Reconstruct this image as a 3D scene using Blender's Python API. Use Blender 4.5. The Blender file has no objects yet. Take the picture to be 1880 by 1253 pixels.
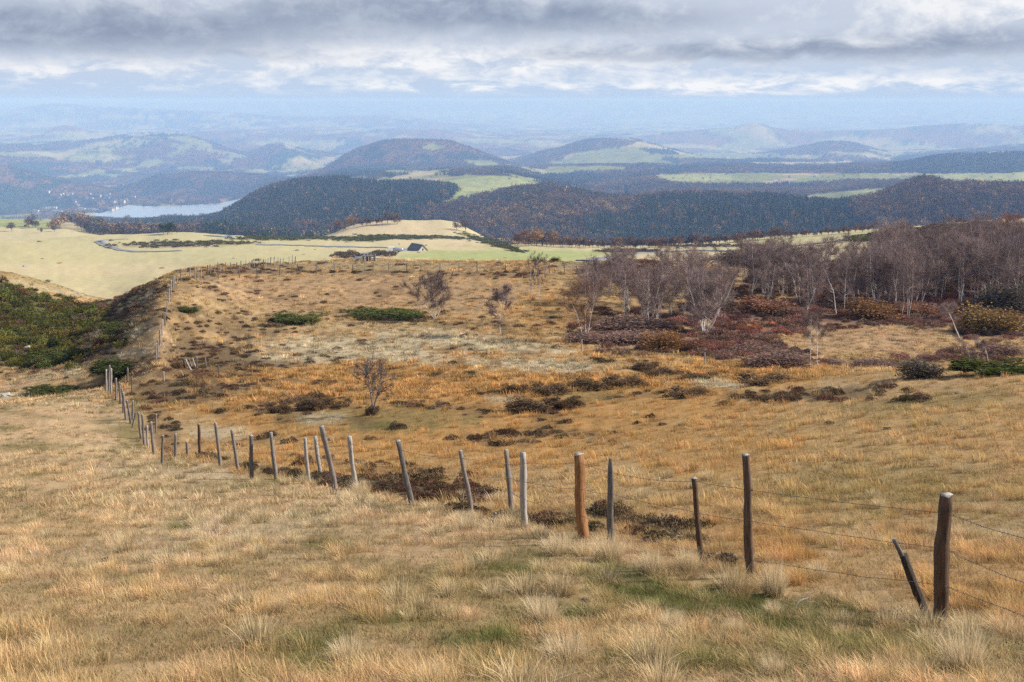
import bpy, math, random
import numpy as np
from mathutils import Vector
from mathutils.bvhtree import BVHTree

random.seed(7)
rng = np.random.default_rng(7)
scene = bpy.context.scene
R = math.radians

# ------------------------------------------------------------------ camera
F = 2089.0                      # focal length in pixels of the 1880 wide photograph
PITCH = R(12.0)
CP, SP = math.cos(PITCH), math.sin(PITCH)
cam_d = bpy.data.cameras.new("camera")
cam_d.sensor_width = 36.0
cam_d.lens = 36.0 * F / 1880.0
cam_d.clip_start = 0.1
cam_d.clip_end = 150000.0
cam = bpy.data.objects.new("camera", cam_d)
scene.collection.objects.link(cam)
cam.rotation_euler = (R(90) - PITCH, 0, 0)
scene.camera = cam

# ------------------------------------------------------------------ render / view
scene.view_settings.view_transform = 'Standard'
scene.view_settings.look = 'None'
scene.view_settings.exposure = 0.58
scene.view_settings.gamma = 1.0
scene.render.engine = 'CYCLES'
cy = scene.cycles
cy.use_denoising = False          # keeps blades, twigs and wires crisp
cy.max_bounces = 4
cy.diffuse_bounces = 2
cy.glossy_bounces = 2
cy.transmission_bounces = 2
cy.volume_bounces = 3
cy.transparent_max_bounces = 6
cy.use_adaptive_sampling = False
cy.caustics_reflective = False
cy.caustics_refractive = False

SUN_AZ, SUN_EL = R(82), R(33)

# ------------------------------------------------------------------ node helper
class NX:
    """thin wrapper that writes shader maths as expressions"""
    def __init__(s, nt, sock): s.nt, s.s = nt, sock
    def _m(s, op, o=None, o2=None):
        n = s.nt.nodes.new('ShaderNodeMath'); n.operation = op
        s.nt.links.new(s.s, n.inputs[0])
        for i, q in ((1, o), (2, o2)):
            if q is None: continue
            if isinstance(q, NX): s.nt.links.new(q.s, n.inputs[i])
            else: n.inputs[i].default_value = q
        return NX(s.nt, n.outputs[0])
    def __add__(s, o): return s._m('ADD', o)
    def __sub__(s, o): return s._m('SUBTRACT', o)
    def __mul__(s, o): return s._m('MULTIPLY', o)
    def __truediv__(s, o): return s._m('DIVIDE', o)
    def f(s, op, o=None, o2=None): return s._m(op, o, o2)
    def clamp(s):
        r = s._m('ADD', 0.0); r.s.node.use_clamp = True; return r
    def smooth(s, a, b):
        n = s.nt.nodes.new('ShaderNodeMapRange'); n.interpolation_type = 'SMOOTHSTEP'
        s.nt.links.new(s.s, n.inputs[0]); n.inputs[1].default_value = a; n.inputs[2].default_value = b
        return NX(s.nt, n.outputs[0])

def node(nt, typ, **kw):
    n = nt.nodes.new(typ)
    for k, v in kw.items(): setattr(n, k, v)
    return n
def put(nt, sock, v):
    if isinstance(v, NX): nt.links.new(v.s, sock)
    elif isinstance(v, bpy.types.NodeSocket): nt.links.new(v, sock)
    else:
        try: sock.default_value = v
        except Exception: sock.default_value = (*v, 1.0)
def mixc(nt, fac, a, b, mode='MIX'):
    n = node(nt, 'ShaderNodeMix', data_type='RGBA', blend_type=mode)
    put(nt, n.inputs[0], fac); put(nt, n.inputs[6], a); put(nt, n.inputs[7], b)
    return n.outputs[2]
def comb(nt, x, y, z):
    n = node(nt, 'ShaderNodeCombineXYZ')
    put(nt, n.inputs[0], x); put(nt, n.inputs[1], y); put(nt, n.inputs[2], z)
    return n.outputs[0]
def noise(nt, vec, scale, detail=4, rough=0.55, dist=0.0):
    n = node(nt, 'ShaderNodeTexNoise')
    if vec is not None: nt.links.new(vec, n.inputs['Vector'])
    n.inputs['Scale'].default_value = scale; n.inputs['Detail'].default_value = detail
    n.inputs['Roughness'].default_value = rough; n.inputs['Distortion'].default_value = dist
    return NX(nt, n.outputs['Fac'])
def lin(r, g, b):
    f = lambda c: (c/255/12.92) if c <= 10 else ((c/255+0.055)/1.055)**2.4
    return (f(r), f(g), f(b))

# ------------------------------------------------------------------ sky
world = bpy.data.worlds.new("World"); scene.world = world
world.use_nodes = True
nt = world.node_tree; nt.nodes.clear()
tc = node(nt, 'ShaderNodeTexCoord')
sep = node(nt, 'ShaderNodeSeparateXYZ'); nt.links.new(tc.outputs['Generated'], sep.inputs[0])
dx, dy, dz = (NX(nt, o) for o in sep.outputs)
az = dx.f('ARCTAN2', dy) * 57.2958                     # degrees clockwise from the view axis
el = dz.f('ARCSINE') * 57.2958
eld = (el + 1.6).f('MAXIMUM', 0.25)
lv = eld.f('LOGARITHM', 2.71828)
cv = comb(nt, az * 0.16, lv * 2.4, (az * 0.03) + (lv * 0.8))
nA = noise(nt, cv, 1.0, 8, 0.56, 0.25)
cv2 = comb(nt, az * 0.36, lv * 3.4, 7.3)
nB = noise(nt, cv2, 1.0, 9, 0.62, 0.35)
cv3 = comb(nt, az * 0.07, el * 0.55, 3.1)
nC = noise(nt, cv3, 1.0, 6, 0.6, 0.6)
def blob(px, py, rx, ry, wob=1.0):
    a0 = math.degrees(math.atan((px-940)/F*CP)); e0 = math.degrees(math.atan((626.5-py)/F)) - 12.0
    ra = math.degrees(rx/F); re = math.degrees(ry/F)
    a = (az + (nA - 0.5) * (5.0*wob) - a0) * (1/ra)
    e = (el + (nB - 0.5) * (1.6*wob) - e0) * (1/re)
    r2 = a*a + e*e
    return (r2 * -1.0).f('EXPONENT')
def bsum(lst):
    t = None
    for q in lst:
        b = blob(*q[:4], *(q[5:6])) * q[4]
        t = b if t is None else t + b
    return t
dark = bsum([(40, 60, 330, 46, .85), (380, 66, 300, 34, .6), (620, 10, 260, 36, .5), (880, 26, 280, 28, .95), (1180, 42, 190, 24, .42),
             (1330, 100, 260, 15, .62), (1650, 94, 340, 20, .58), (1060, 100, 130, 10, .35), (1500, 44, 420, 40, .18), (1780, 84, 150, 24, .3), (500, 104, 160, 8, .25)])
white = bsum([(330, 116, 420, 14, .35), (980, 110, 260, 22, .7), (1560, 150, 300, 14, .7), (1230, 158, 200, 10, .5), (640, 98, 160, 16, .5),
              (1790, 28, 190, 40, .9), (1560, 84, 90, 12, .6), (300, 20, 110, 16, .3), (100, 128, 200, 10, .45), (820, 150, 260, 11, .45)])
# outside the band that faces the lake the deck is ordinary broken cloud
high = el.smooth(5.5, 11.0)
darkH = (nC.smooth(0.40, 0.66)) * 0.25
whiteH = (nB.smooth(0.45, 0.65)) * 0.8
side = az.f('ABSOLUTE').smooth(27.0, 40.0).f('MAXIMUM', high)
inv = (side * -1.0) + 1.0
cv4 = comb(nt, az * 1.25, lv * 8.5, 1.7)
nD = noise(nt, cv4, 1.0, 10, 0.66, 0.2)
puff = ((nD - 0.5) * 0.55 + (nB - 0.5) * 1.5)
darkA = (dark * inv + darkH * side + (nA - 0.48) * 1.1 * el.smooth(1.6, 3.0) + puff * 0.34 * el.smooth(0.3, 1.4)).clamp()
whiteA = ((white * inv + whiteH * side) * (puff * 2.0 + 0.95) + (puff + 0.02) * 1.9 * el.smooth(0.02, 0.7)).clamp()
base = mixc(nt, el.smooth(0.0, 2.6), lin(186, 206, 232), lin(198, 208, 224))
c1 = mixc(nt, whiteA, base, lin(243, 244, 246))
c2 = mixc(nt, darkA.smooth(-0.05, 1.15), c1, mixc(nt, puff.smooth(-.35, .35), lin(136, 149, 173), lin(176, 187, 204)))
bgc = node(nt, 'ShaderNodeBackground'); nt.links.new(c2, bgc.inputs[0]); bgc.inputs[1].default_value = 0.70
sky = node(nt, 'ShaderNodeTexSky', sky_type='NISHITA', sun_disc=False)
sky.sun_elevation = SUN_EL; sky.sun_rotation = SUN_AZ; sky.altitude = 1400
bgs = node(nt, 'ShaderNodeBackground'); nt.links.new(sky.outputs[0], bgs.inputs[0]); bgs.inputs[1].default_value = 0.10
clr = nC.smooth(0.62, 0.40) * high * 0.9                # blue holes high overhead
ms = node(nt, 'ShaderNodeMixShader')
put(nt, ms.inputs[0], clr); nt.links.new(bgc.outputs[0], ms.inputs[1]); nt.links.new(bgs.outputs[0], ms.inputs[2])
out = node(nt, 'ShaderNodeOutputWorld'); nt.links.new(ms.outputs[0], out.inputs[0])
world.cycles.sampling_method = 'MANUAL'; world.cycles.sample_map_resolution = 1024

# ------------------------------------------------------------------ sun
sun_d = bpy.data.lights.new("sun", 'SUN')
sun_d.energy = 4.8; sun_d.angle = R(2.0); sun_d.color = (1.0, 0.94, 0.86)
sun = bpy.data.objects.new("sun", sun_d); scene.collection.objects.link(sun)
sd = Vector((math.sin(SUN_AZ)*math.cos(SUN_EL), math.cos(SUN_AZ)*math.cos(SUN_EL), math.sin(SUN_EL)))
sun.rotation_euler = sd.to_track_quat('Z', 'Y').to_euler()

# ------------------------------------------------------------------ small tools
def s_of(py): return np.tan(np.arctan((626.5 - np.asarray(py, float)) / F) - PITCH)     # height / distance
def py_of(s): return 626.5 - F * np.tan(np.arctan(s) + PITCH)
def t_of(px, s): return (np.asarray(px, float) - 940.0) / F * (CP - s * SP)            # sideways / distance
def to_px(x, y, z):
    zc = y * CP - z * SP
    return 940 + F * x / zc, 626.5 - F * (y * SP + z * CP) / zc

def _h(ix, iy, seed):
    n = (ix.astype(np.int64) * 374761393 + iy.astype(np.int64) * 668265263 + seed * 974711) & 0x7fffffff
    n = ((n ^ (n >> 13)) * 1274126177) & 0x7fffffff
    return ((n ^ (n >> 16)) & 0xffff) / 65535.0
def vnoise(x, y, seed=0):
    x = np.asarray(x, float); y = np.asarray(y, float)
    ix = np.floor(x); iy = np.floor(y); fx = x-ix; fy = y-iy
    fx = fx*fx*fx*(fx*(fx*6-15)+10); fy = fy*fy*fy*(fy*(fy*6-15)+10)
    ix = ix.astype(np.int64); iy = iy.astype(np.int64)
    a = _h(ix, iy, seed); b = _h(ix+1, iy, seed); c = _h(ix, iy+1, seed); d = _h(ix+1, iy+1, seed)
    return (a*(1-fx)+b*fx)*(1-fy) + (c*(1-fx)+d*fx)*fy
def fbm(x, y, oct=4, seed=0, gain=0.5):
    t = 0; a = 1; n = 0
    for i in range(oct):
        t = t + a*vnoise(x*2**i + i*17.3, y*2**i - i*9.1, seed+i); n += a; a *= gain
    return t / n                                                                        # 0..1

def pchip(X, Y, Q):
    """monotone cubic through (X, Y[k, ...]) along axis 0, sampled at Q"""
    X = np.asarray(X, float); Y = np.asarray(Y, float)
    one = Y.ndim == 1
    if one: Y = Y[:, None]
    h = np.diff(X)[:, None]; d = np.diff(Y, axis=0) / h
    m = np.zeros_like(Y)
    w1 = 2*h[1:] + h[:-1]; w2 = h[1:] + 2*h[:-1]
    ok = d[:-1]*d[1:] > 0
    with np.errstate(divide='ignore', invalid='ignore'):
        hm = (w1+w2) / (w1/np.where(ok, d[:-1], 1) + w2/np.where(ok, d[1:], 1))
    m[1:-1] = np.where(ok, hm, 0); m[0] = d[0]; m[-1] = d[-1]
    Q = np.clip(np.asarray(Q, float), X[0], X[-1])
    i = np.clip(np.searchsorted(X, Q, side='right')-1, 0, len(X)-2)
    hh = h[i]; t = (Q - X[i])[:, None] / hh
    r = (Y[i]*(1+2*t)*(1-t)**2 + hh*m[i]*t*(1-t)**2 + Y[i+1]*t*t*(3-2*t) + hh*m[i+1]*t*t*(t-1))
    return r[:, 0] if one else r

def inpoly(x, y, P):
    P = np.asarray(P, float); r = np.zeros(np.shape(x), bool); j = len(P)-1
    for i in range(len(P)):
        xi, yi = P[i]; xj, yj = P[j]
        if yi != yj:
            r ^= ((yi > y) != (yj > y)) & (x < (xj-xi)*(y-yi)/(yj-yi)+xi)
        j = i
    return r

def tag(o, label=None, cat=None, group=None, kind=None):
    for k, v in (('label', label), ('category', cat), ('group', group), ('kind', kind)):
        if v: o[k] = v
    return o
def add(o, parent=None):
    scene.collection.objects.link(o)
    if parent is not None: o.parent = parent
    return o
def mesh_np(name, V, faces, mats=(), smooth=True, mi=None):
    """faces: list of (n, k) integer arrays of equal-sided polygons"""
    me = bpy.data.meshes.new(name)
    V = np.asarray(V, np.float32)
    faces = [np.asarray(f, np.int32) for f in faces if len(f)]
    tot = np.concatenate([np.full(len(f), f.shape[1], np.int32) for f in faces])
    vi = np.concatenate([f.ravel() for f in faces])
    st = np.concatenate([[0], np.cumsum(tot)[:-1]]).astype(np.int32)
    me.vertices.add(len(V)); me.vertices.foreach_set('co', V.ravel())
    me.loops.add(len(vi)); me.loops.foreach_set('vertex_index', vi)
    me.polygons.add(len(tot)); me.polygons.foreach_set('loop_start', st); me.polygons.foreach_set('loop_total', tot)
    if mi is not None: me.polygons.foreach_set('material_index', np.asarray(mi, np.int32))
    me.polygons.foreach_set('use_smooth', np.full(len(tot), smooth, bool))
    for m in mats: me.materials.append(m)
    me.update(calc_edges=True)
    return me
def attr(me, name, typ, data, dom='POINT'):
    a = me.attributes.new(name, typ, dom)
    key = {'FLOAT': 'value', 'INT': 'value', 'FLOAT_VECTOR': 'vector', 'FLOAT_COLOR': 'color'}[typ]
    a.data.foreach_set(key, np.ascontiguousarray(data, np.int32 if typ == 'INT' else np.float32).ravel())
def obj(name, me, parent=None): return add(bpy.data.objects.new(name, me), parent)
def empty(name, loc, rz=0.0):
    o = bpy.data.objects.new(name, None); o.location = loc; o.rotation_euler = (0, 0, rz); o.empty_display_size = 0.2
    return add(o)
def copy_tree(o, parent=None):
    kids = [c for c in scene_children.get(o.as_pointer(), [])]
    c = o.copy(); scene.collection.objects.link(c)
    if parent is not None: c.parent = parent
    ks = []
    for k in kids: ks.append(copy_tree(k, c))
    scene_children[c.as_pointer()] = ks
    return c
scene_children = {}
def kids_of(o, *ks): scene_children[o.as_pointer()] = list(ks); return o

# ------------------------------------------------------------------ terrain: lines of equal feature from near to far
# near lines: (distance, {screen column: height})
NEAR = [
 (5.5, {-700: -3.35, 940: -3.35, 2580: -3.3}),
 (8.5, {-700: -4.35, 0: -4.4, 940: -4.42, 1880: -4.45, 2580: -4.3}),
 (11.4, {-700: -5.2, 0: -5.25, 940: -5.35, 1733: -5.47, 2580: -5.3}),
 (13.6, {-700: -5.85, 0: -5.9, 940: -5.95, 1375: -5.9, 1880: -5.9, 2580: -5.7}),
 (18, {-700: -7.1, 0: -7.1, 1120: -7.17, 1600: -6.95, 1880: -6.8, 2580: -6.5}),
 (24, {-700: -8.9, 0: -8.9, 855: -8.92, 1300: -8.6, 1880: -8.0, 2580: -7.6}),
 (30, {-700: -10.4, 0: -10.4, 600: -10.5, 940: -10.4, 1300: -9.9, 1880: -9.0, 2580: -8.4}),
 (36, {-700: -11.8, 0: -11.85, 400: -11.75, 700: -12.0, 1000: -11.7, 1300: -11.2, 1880: -9.9, 2580: -9.2}),
 (45, {-700: -13.8, 0: -13.9, 298: -14.4, 600: -13.9, 940: -13.6, 1300: -12.9, 1600: -11.9, 1880: -11.2, 2580: -10.4}),
 (54, {-700: -15.1, 0: -15.2, 200: -15.5, 300: -15.6, 680: -15.05, 940: -14.7, 1300: -14.0, 1600: -13.1, 1880: -12.4, 2580: -11.6}),
]
# further lines: {column: (screen row, distance)}
LN = [
 {-700: (762, 58), 0: (744, 60), 100: (727, 64), 200: (716, 67), 290: (700, 66), 480: (712, 66), 680: (715, 66), 940: (704, 66), 1150: (698, 66), 1400: (693, 65), 1650: (681, 62), 1880: (666, 61), 2580: (655, 61)},
 {-700: (764, 72), 0: (747, 68), 100: (733, 72), 200: (714, 75), 290: (668, 72), 330: (675, 74), 480: (682, 75), 680: (690, 75), 940: (676, 75), 1150: (669, 75), 1400: (669, 75), 1650: (681, 75), 1880: (676, 74), 2580: (668, 74)},
 {-700: (690, 85), 0: (700, 84), 100: (690, 84), 200: (668, 82), 290: (632, 79), 330: (640, 84), 480: (648, 85), 680: (652, 85), 940: (640, 85), 1150: (642, 85), 1400: (648, 85), 1650: (657, 85), 1880: (652, 86), 2580: (640, 86)},
 {-700: (600, 110), 0: (657, 105), 100: (630, 118), 200: (610, 100), 290: (575, 90), 330: (572, 95), 480: (598, 100), 680: (602, 100), 940: (593, 100), 1150: (597, 100), 1400: (612, 100), 1650: (614, 100), 1880: (616, 100), 2580: (600, 100)},
 {-700: (540, 150), 0: (590, 140), 100: (592, 145), 200: (576, 140), 290: (538, 110), 330: (522, 109), 480: (540, 118), 680: (545, 120), 940: (543, 118), 1150: (553, 118), 1400: (575, 118), 1650: (580, 118), 1880: (583, 118), 2580: (565, 118)},
 {-700: (500, 180), 0: (532, 170), 100: (552, 175), 200: (554, 185), 290: (520, 124), 330: (505, 122), 480: (501, 135), 680: (501, 135), 940: (500, 132), 1150: (507, 134), 1400: (530, 138), 1650: (532, 140), 1880: (530, 140), 2580: (510, 140)},
 {-700: (480, 210), 0: (499, 200), 100: (522, 205), 200: (549, 205), 290: (513, 140), 330: (498, 137), 480: (485, 155), 680: (479, 165), 940: (481, 168), 1150: (482, 168), 1400: (495, 172), 1650: (482, 180), 1880: (460, 185), 2580: (440, 190)},
 {-700: (540, 270), 0: (545, 270), 100: (549, 270), 200: (553, 270), 290: (542, 235), 330: (525, 225), 480: (502, 225), 680: (492, 235), 940: (489, 240), 1150: (487, 240), 1400: (482, 235), 1650: (462, 235), 1880: (440, 235), 2580: (420, 240)},
 {-700: (520, 340), 0: (522, 340), 100: (526, 335), 200: (530, 330), 290: (520, 325), 480: (496, 320), 680: (481, 330), 940: (480, 340), 1150: (479, 340), 1400: (470, 330), 1650: (446, 310), 1880: (424, 300), 2580: (405, 300)},
 {-700: (480, 480), 0: (482, 480), 200: (488, 480), 480: (474, 470), 680: (470, 480), 940: (471, 480), 1150: (470, 480), 1300: (464, 470), 1400: (458, 460), 1650: (433, 430), 1880: (411, 400), 2580: (390, 400)},
 {-700: (455, 650), 0: (453, 650), 200: (459, 650), 480: (456, 650), 680: (461, 610), 940: (462, 610), 1150: (460, 620), 1300: (453, 600), 1400: (446, 580), 1650: (424, 530), 1880: (405, 490), 2580: (385, 480)},
 {-700: (440, 850), 0: (441, 820), 200: (431, 850), 330: (426, 880), 480: (436, 850), 600: (438, 830), 680: (440, 800), 820: (443, 780), 940: (449, 760), 1150: (452, 720), 1300: (445, 700), 1400: (436, 680), 1650: (418, 620), 1700: (415, 610), 1880: (402, 560), 2580: (380, 540)},
 {-700: (446, 930), 0: (446, 930), 330: (436, 950), 480: (440, 920), 560: (440, 910), 620: (436, 900), 720: (434, 900), 840: (436, 900), 900: (446, 880), 1000: (456, 860), 1300: (456, 800), 1650: (430, 720), 1880: (412, 660), 2580: (390, 620)},
 {-700: (444, 1040), 0: (444, 1040), 330: (444, 1040), 480: (443, 1040), 560: (440, 1040), 610: (430, 1040), 640: (417, 1040), 680: (409, 1040), 740: (405, 1040), 800: (405, 1040), 835: (409, 1040), 860: (420, 1030), 900: (440, 1000), 1000: (462, 960), 1300: (462, 900), 1650: (438, 800), 1880: (420, 740), 2580: (400, 700)},
 {-700: (445, 1150), 0: (440, 1150), 130: (440, 1150), 330: (448, 1150), 560: (452, 1150), 680: (445, 1150), 800: (445, 1150), 900: (455, 1150), 1000: (470, 1100), 1300: (470, 1060), 1650: (450, 960), 1880: (430, 900), 2580: (410, 850)},
 {-700: (420, 1500), 0: (402, 1500), 60: (403, 1500), 120: (406, 1500), 170: (418, 1480), 240: (432, 1450), 330: (430, 1500), 400: (428, 1500), 560: (445, 1450), 680: (452, 1400), 900: (465, 1350), 1150: (470, 1300), 1400: (470, 1250), 1650: (462, 1150), 1880: (448, 1100), 2580: (425, 1050)},
 {-700: (430, 1800), 0: (430, 1800), 170: (438, 1800), 330: (438, 1800), 480: (436, 1700), 680: (445, 1600), 900: (450, 1550), 1150: (455, 1500), 1400: (455, 1450), 1650: (448, 1400), 1880: (432, 1350), 2580: (415, 1300)},
 {-700: (425, 2300), 0: (425, 2300), 170: (428, 2300), 290: (420, 2300), 370: (416, 2250), 440: (405, 2200), 500: (395, 2150), 600: (388, 2100), 700: (390, 2000), 800: (402, 1900), 860: (400, 1850), 960: (388, 1850), 1040: (395, 1800), 1150: (405, 1800), 1260: (398, 1750), 1400: (400, 1700), 1500: (398, 1700), 1640: (385, 1650), 1700: (375, 1650), 1880: (380, 1600), 2580: (360, 1600)},
 {-700: (410, 2800), 0: (410, 2800), 170: (412, 2800), 290: (408, 2700), 350: (408, 2700), 400: (397, 2650), 440: (375, 2700), 500: (348, 2750), 560: (333, 2800), 620: (331, 2850), 700: (336, 2800), 780: (339, 2700), 830: (345, 2600), 870: (362, 2450), 910: (361, 2400), 960: (352, 2350), 1000: (346, 2350), 1040: (350, 2350), 1100: (364, 2300), 1160: (372, 2250), 1200: (366, 2200), 1280: (362, 2200), 1360: (369, 2150), 1400: (366, 2150), 1460: (371, 2100), 1520: (376, 2100), 1600: (366, 2050), 1640: (352, 2000), 1700: (337, 2000), 1760: (345, 2000), 1820: (350, 1950), 1880: (349, 1950), 2580: (330, 1950)},
 {-700: (408, 3600), 0: (408, 3600), 170: (409, 3600), 350: (409, 3600), 430: (404, 3500), 500: (372, 3400), 560: (350, 3300), 640: (338, 3200), 760: (337, 3100), 840: (342, 3000), 900: (352, 3000), 960: (358, 3000), 1040: (358, 2900), 1150: (384, 2900), 1280: (380, 2800), 1400: (378, 2800), 1520: (378, 2700), 1600: (372, 2600), 1700: (356, 2600), 1880: (356, 2500), 2580: (336, 2500)},
 {-700: (405, 4700), 0: (402, 4700), 150: (403, 4850), 300: (402, 4900), 400: (401, 4900), 460: (396, 4600), 520: (352, 4200), 600: (338, 3900), 640: (333, 3700), 760: (329, 3600), 860: (323, 3600), 940: (327, 3600), 1000: (338, 3500), 1100: (352, 3500), 1180: (358, 3400), 1260: (350, 3350), 1400: (352, 3300), 1500: (356, 3200), 1580: (349, 3150), 1660: (342, 3100), 1720: (342, 3100), 1880: (343, 3000), 2580: (325, 3000)},
 {-700: (396, 5300), 0: (391, 5300), 150: (391, 5300), 200: (389, 5300), 300: (388, 5350), 440: (384, 5400), 500: (362, 5000), 560: (335, 4700), 640: (323, 4400), 760: (319, 4300), 860: (313, 4300), 940: (316, 4300), 1000: (327, 4200), 1100: (338, 4200), 1200: (331, 4100), 1280: (336, 4000), 1400: (337, 4000), 1500: (340, 3900), 1650: (336, 3800), 1760: (334, 3700), 1880: (336, 3600), 2580: (318, 3600)},
 {-700: (350, 5900), 0: (352, 5900), 100: (376, 5750), 220: (375, 5800), 300: (369, 5900), 440: (365, 5950), 500: (350, 5700), 560: (327, 5400), 640: (318, 5200), 760: (313, 5100), 860: (311, 5100), 940: (312, 5000), 1000: (318, 5000), 1100: (322, 5000), 1200: (322, 4900), 1400: (320, 4800), 1650: (322, 4500), 1700: (318, 4400), 1880: (318, 4300), 2580: (300, 4300)},
 {-700: (290, 6300), 0: (306, 6400), 60: (318, 6500), 120: (332, 6500), 200: (346, 6600), 240: (340, 6600), 300: (322, 6700), 380: (315, 6800), 480: (321, 6800), 540: (329, 6600), 580: (321, 6400), 640: (308, 6200), 720: (306, 6100), 800: (307, 6000), 930: (309, 5900), 1000: (308, 5900), 1100: (306, 5900), 1250: (305, 5800), 1400: (306, 5700), 1600: (304, 5500), 1650: (299, 5300), 1720: (288, 5200), 1880: (282, 5100), 2580: (275, 5100)},
 {-700: (300, 7300), 0: (314, 7300), 100: (328, 7400), 200: (336, 7500), 300: (330, 7600), 420: (328, 7600), 520: (328, 7500), 560: (325, 7200), 590: (316, 7100), 640: (284, 7000), 670: (270, 7000), 700: (261, 7000), 740: (257, 7000), 780: (259, 7000), 830: (264, 7000), 880: (279, 7000), 930: (298, 7000), 950: (304, 7000), 1000: (303, 7000), 1100: (301, 7000), 1250: (300, 6800), 1400: (303, 6600), 1650: (303, 6400), 1880: (295, 6200), 2580: (285, 6200)},
 {-700: (285, 8600), 0: (283, 8600), 60: (288, 8600), 140: (302, 8600), 180: (304, 8600), 220: (306, 8700), 330: (308, 8800), 450: (312, 8800), 540: (318, 8700), 640: (310, 8600), 760: (290, 8500), 860: (296, 8500), 930: (300, 8500), 960: (290, 8500), 1000: (276, 8500), 1040: (268, 8500), 1090: (258, 8500), 1150: (256, 8500), 1200: (265, 8500), 1250: (280, 8400), 1320: (293, 8200), 1450: (298, 8000), 1650: (296, 8000), 1760: (290, 8000), 1880: (285, 8000), 2580: (275, 8000)},
 {-700: (270, 10500), 0: (268, 10500), 100: (264, 10500), 160: (260, 10700), 230: (251, 10800), 300: (247, 10800), 345: (251, 10800), 420: (273, 10800), 450: (283, 10700), 480: (273, 10700), 507: (263, 10700), 540: (272, 10700), 600: (286, 10700), 660: (290, 10500), 800: (285, 10500), 950: (284, 10500), 1100: (284, 10500), 1280: (286, 10500), 1380: (286, 10500), 1430: (280, 10500), 1480: (270, 10500), 1520: (262, 10500), 1560: (264, 10500), 1600: (273, 10500), 1660: (282, 10500), 1760: (276, 10500), 1840: (268, 10500), 1880: (265, 10500), 2580: (255, 10500)},
 {-700: (262, 12500), 0: (262, 12500), 200: (262, 12500), 400: (270, 12500), 600: (276, 12500), 700: (270, 12500), 900: (266, 12500), 1100: (268, 12500), 1300: (272, 12500), 1500: (274, 12500), 1700: (274, 12500), 1880: (268, 12500), 2580: (258, 12500)},
 {-700: (246, 15000), 0: (246, 15000), 70: (240, 15000), 120: (229, 15000), 170: (240, 15000), 240: (246, 15000), 400: (243, 15000), 520: (246, 15000), 640: (243, 15000), 780: (240, 15000), 900: (250, 15000), 1050: (250, 15000), 1150: (247, 15000), 1250: (241, 15000), 1340: (234, 15000), 1385: (225, 15000), 1430: (234, 15000), 1520: (241, 15000), 1650: (235, 15000), 1790: (226, 15000), 1880: (230, 15000), 2580: (232, 15000)},
 {-700: (236, 18500), 0: (236, 18500), 400: (236, 18500), 700: (236, 18500), 900: (242, 18500), 1200: (244, 18500), 1600: (244, 18500), 1880: (240, 18500), 2580: (240, 18500)},
 {-700: (205, 23000), 0: (202, 23000), 110: (192, 23000), 250: (199, 23000), 420: (207, 23000), 560: (215, 23000), 680: (212, 23000), 760: (218, 23000), 900: (230, 23000), 1150: (236, 23000), 1600: (236, 23000), 1880: (230, 23000), 2580: (225, 23000)},
 {-700: (203, 29000), 0: (205, 29000), 600: (214, 29000), 900: (222, 29000), 1300: (225, 29000), 1880: (220, 29000), 2580: (220, 29000)},
 {-700: (190, 39000), 0: (190, 39000), 250: (189, 39000), 500: (187, 39000), 760: (186, 39000), 960: (185.5, 39000), 1150: (186, 39000), 1400: (187, 39000), 1700: (188, 39000), 1880: (190, 39000), 2580: (191, 39000)},
]
SUB = [10]*len(NEAR) + [10]*9 + [12]*5 + [14]*5 + [16]*8 + [8]*8
COLS = np.concatenate([np.arange(-700, -150, 22), np.arange(-150, 2030, 5.0), np.arange(2030, 2581, 22)])

def build_terrain():
    S, D = [], []
    for d, tab in NEAR:
        ks = sorted(tab); z = pchip(ks, [tab[k] for k in ks], COLS)
        S.append(z/d); D.append(np.full(len(COLS), d))
    for tab in LN:
        ks = sorted(tab)
        D.append(np.exp(pchip(ks, np.log([tab[k][1] for k in ks]), COLS)))
        S.append(s_of(pchip(ks, [tab[k][0] for k in ks], COLS)))
    S = np.array(S); LD = np.log(np.array(D))
    q = [np.array([0.0])]
    for k in range(len(S)-1):
        n = SUB[k]; q.append(k + np.arange(1, n+1)/n)
    Q = np.concatenate(q)
    X = np.arange(len(S))
    s = pchip(X, S, Q); ld = pchip(X, LD, Q)
    d = np.exp(ld)
    c = np.broadcast_to(COLS, s.shape)
    # relief: tussocky close by, spurs and gullies further away
    big = fbm(c*0.012, ld*9, 4, 3) - 0.5
    fine = fbm(c*0.045, ld*30, 4, 11) - 0.5
    amp = np.interp(ld, np.log([6, 30, 70, 200, 900, 1600, 3000, 9000, 20000, 39000]), [0.0010, .0012, .0022, .0016, .0010, .0035, .0032, .0034, .0018, .0006])
    damp = np.interp(ld, np.log([6, 60, 1500, 8000, 39000]), [.0022, .0020, .0012, .0020, .0004])
    s = s + big*amp*1.6 + fine*damp
    z = s*d; t = t_of(c, s); x = t*d
    return x, d, z, Q
TX, TY, TZ, TQ = build_terrain()

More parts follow.
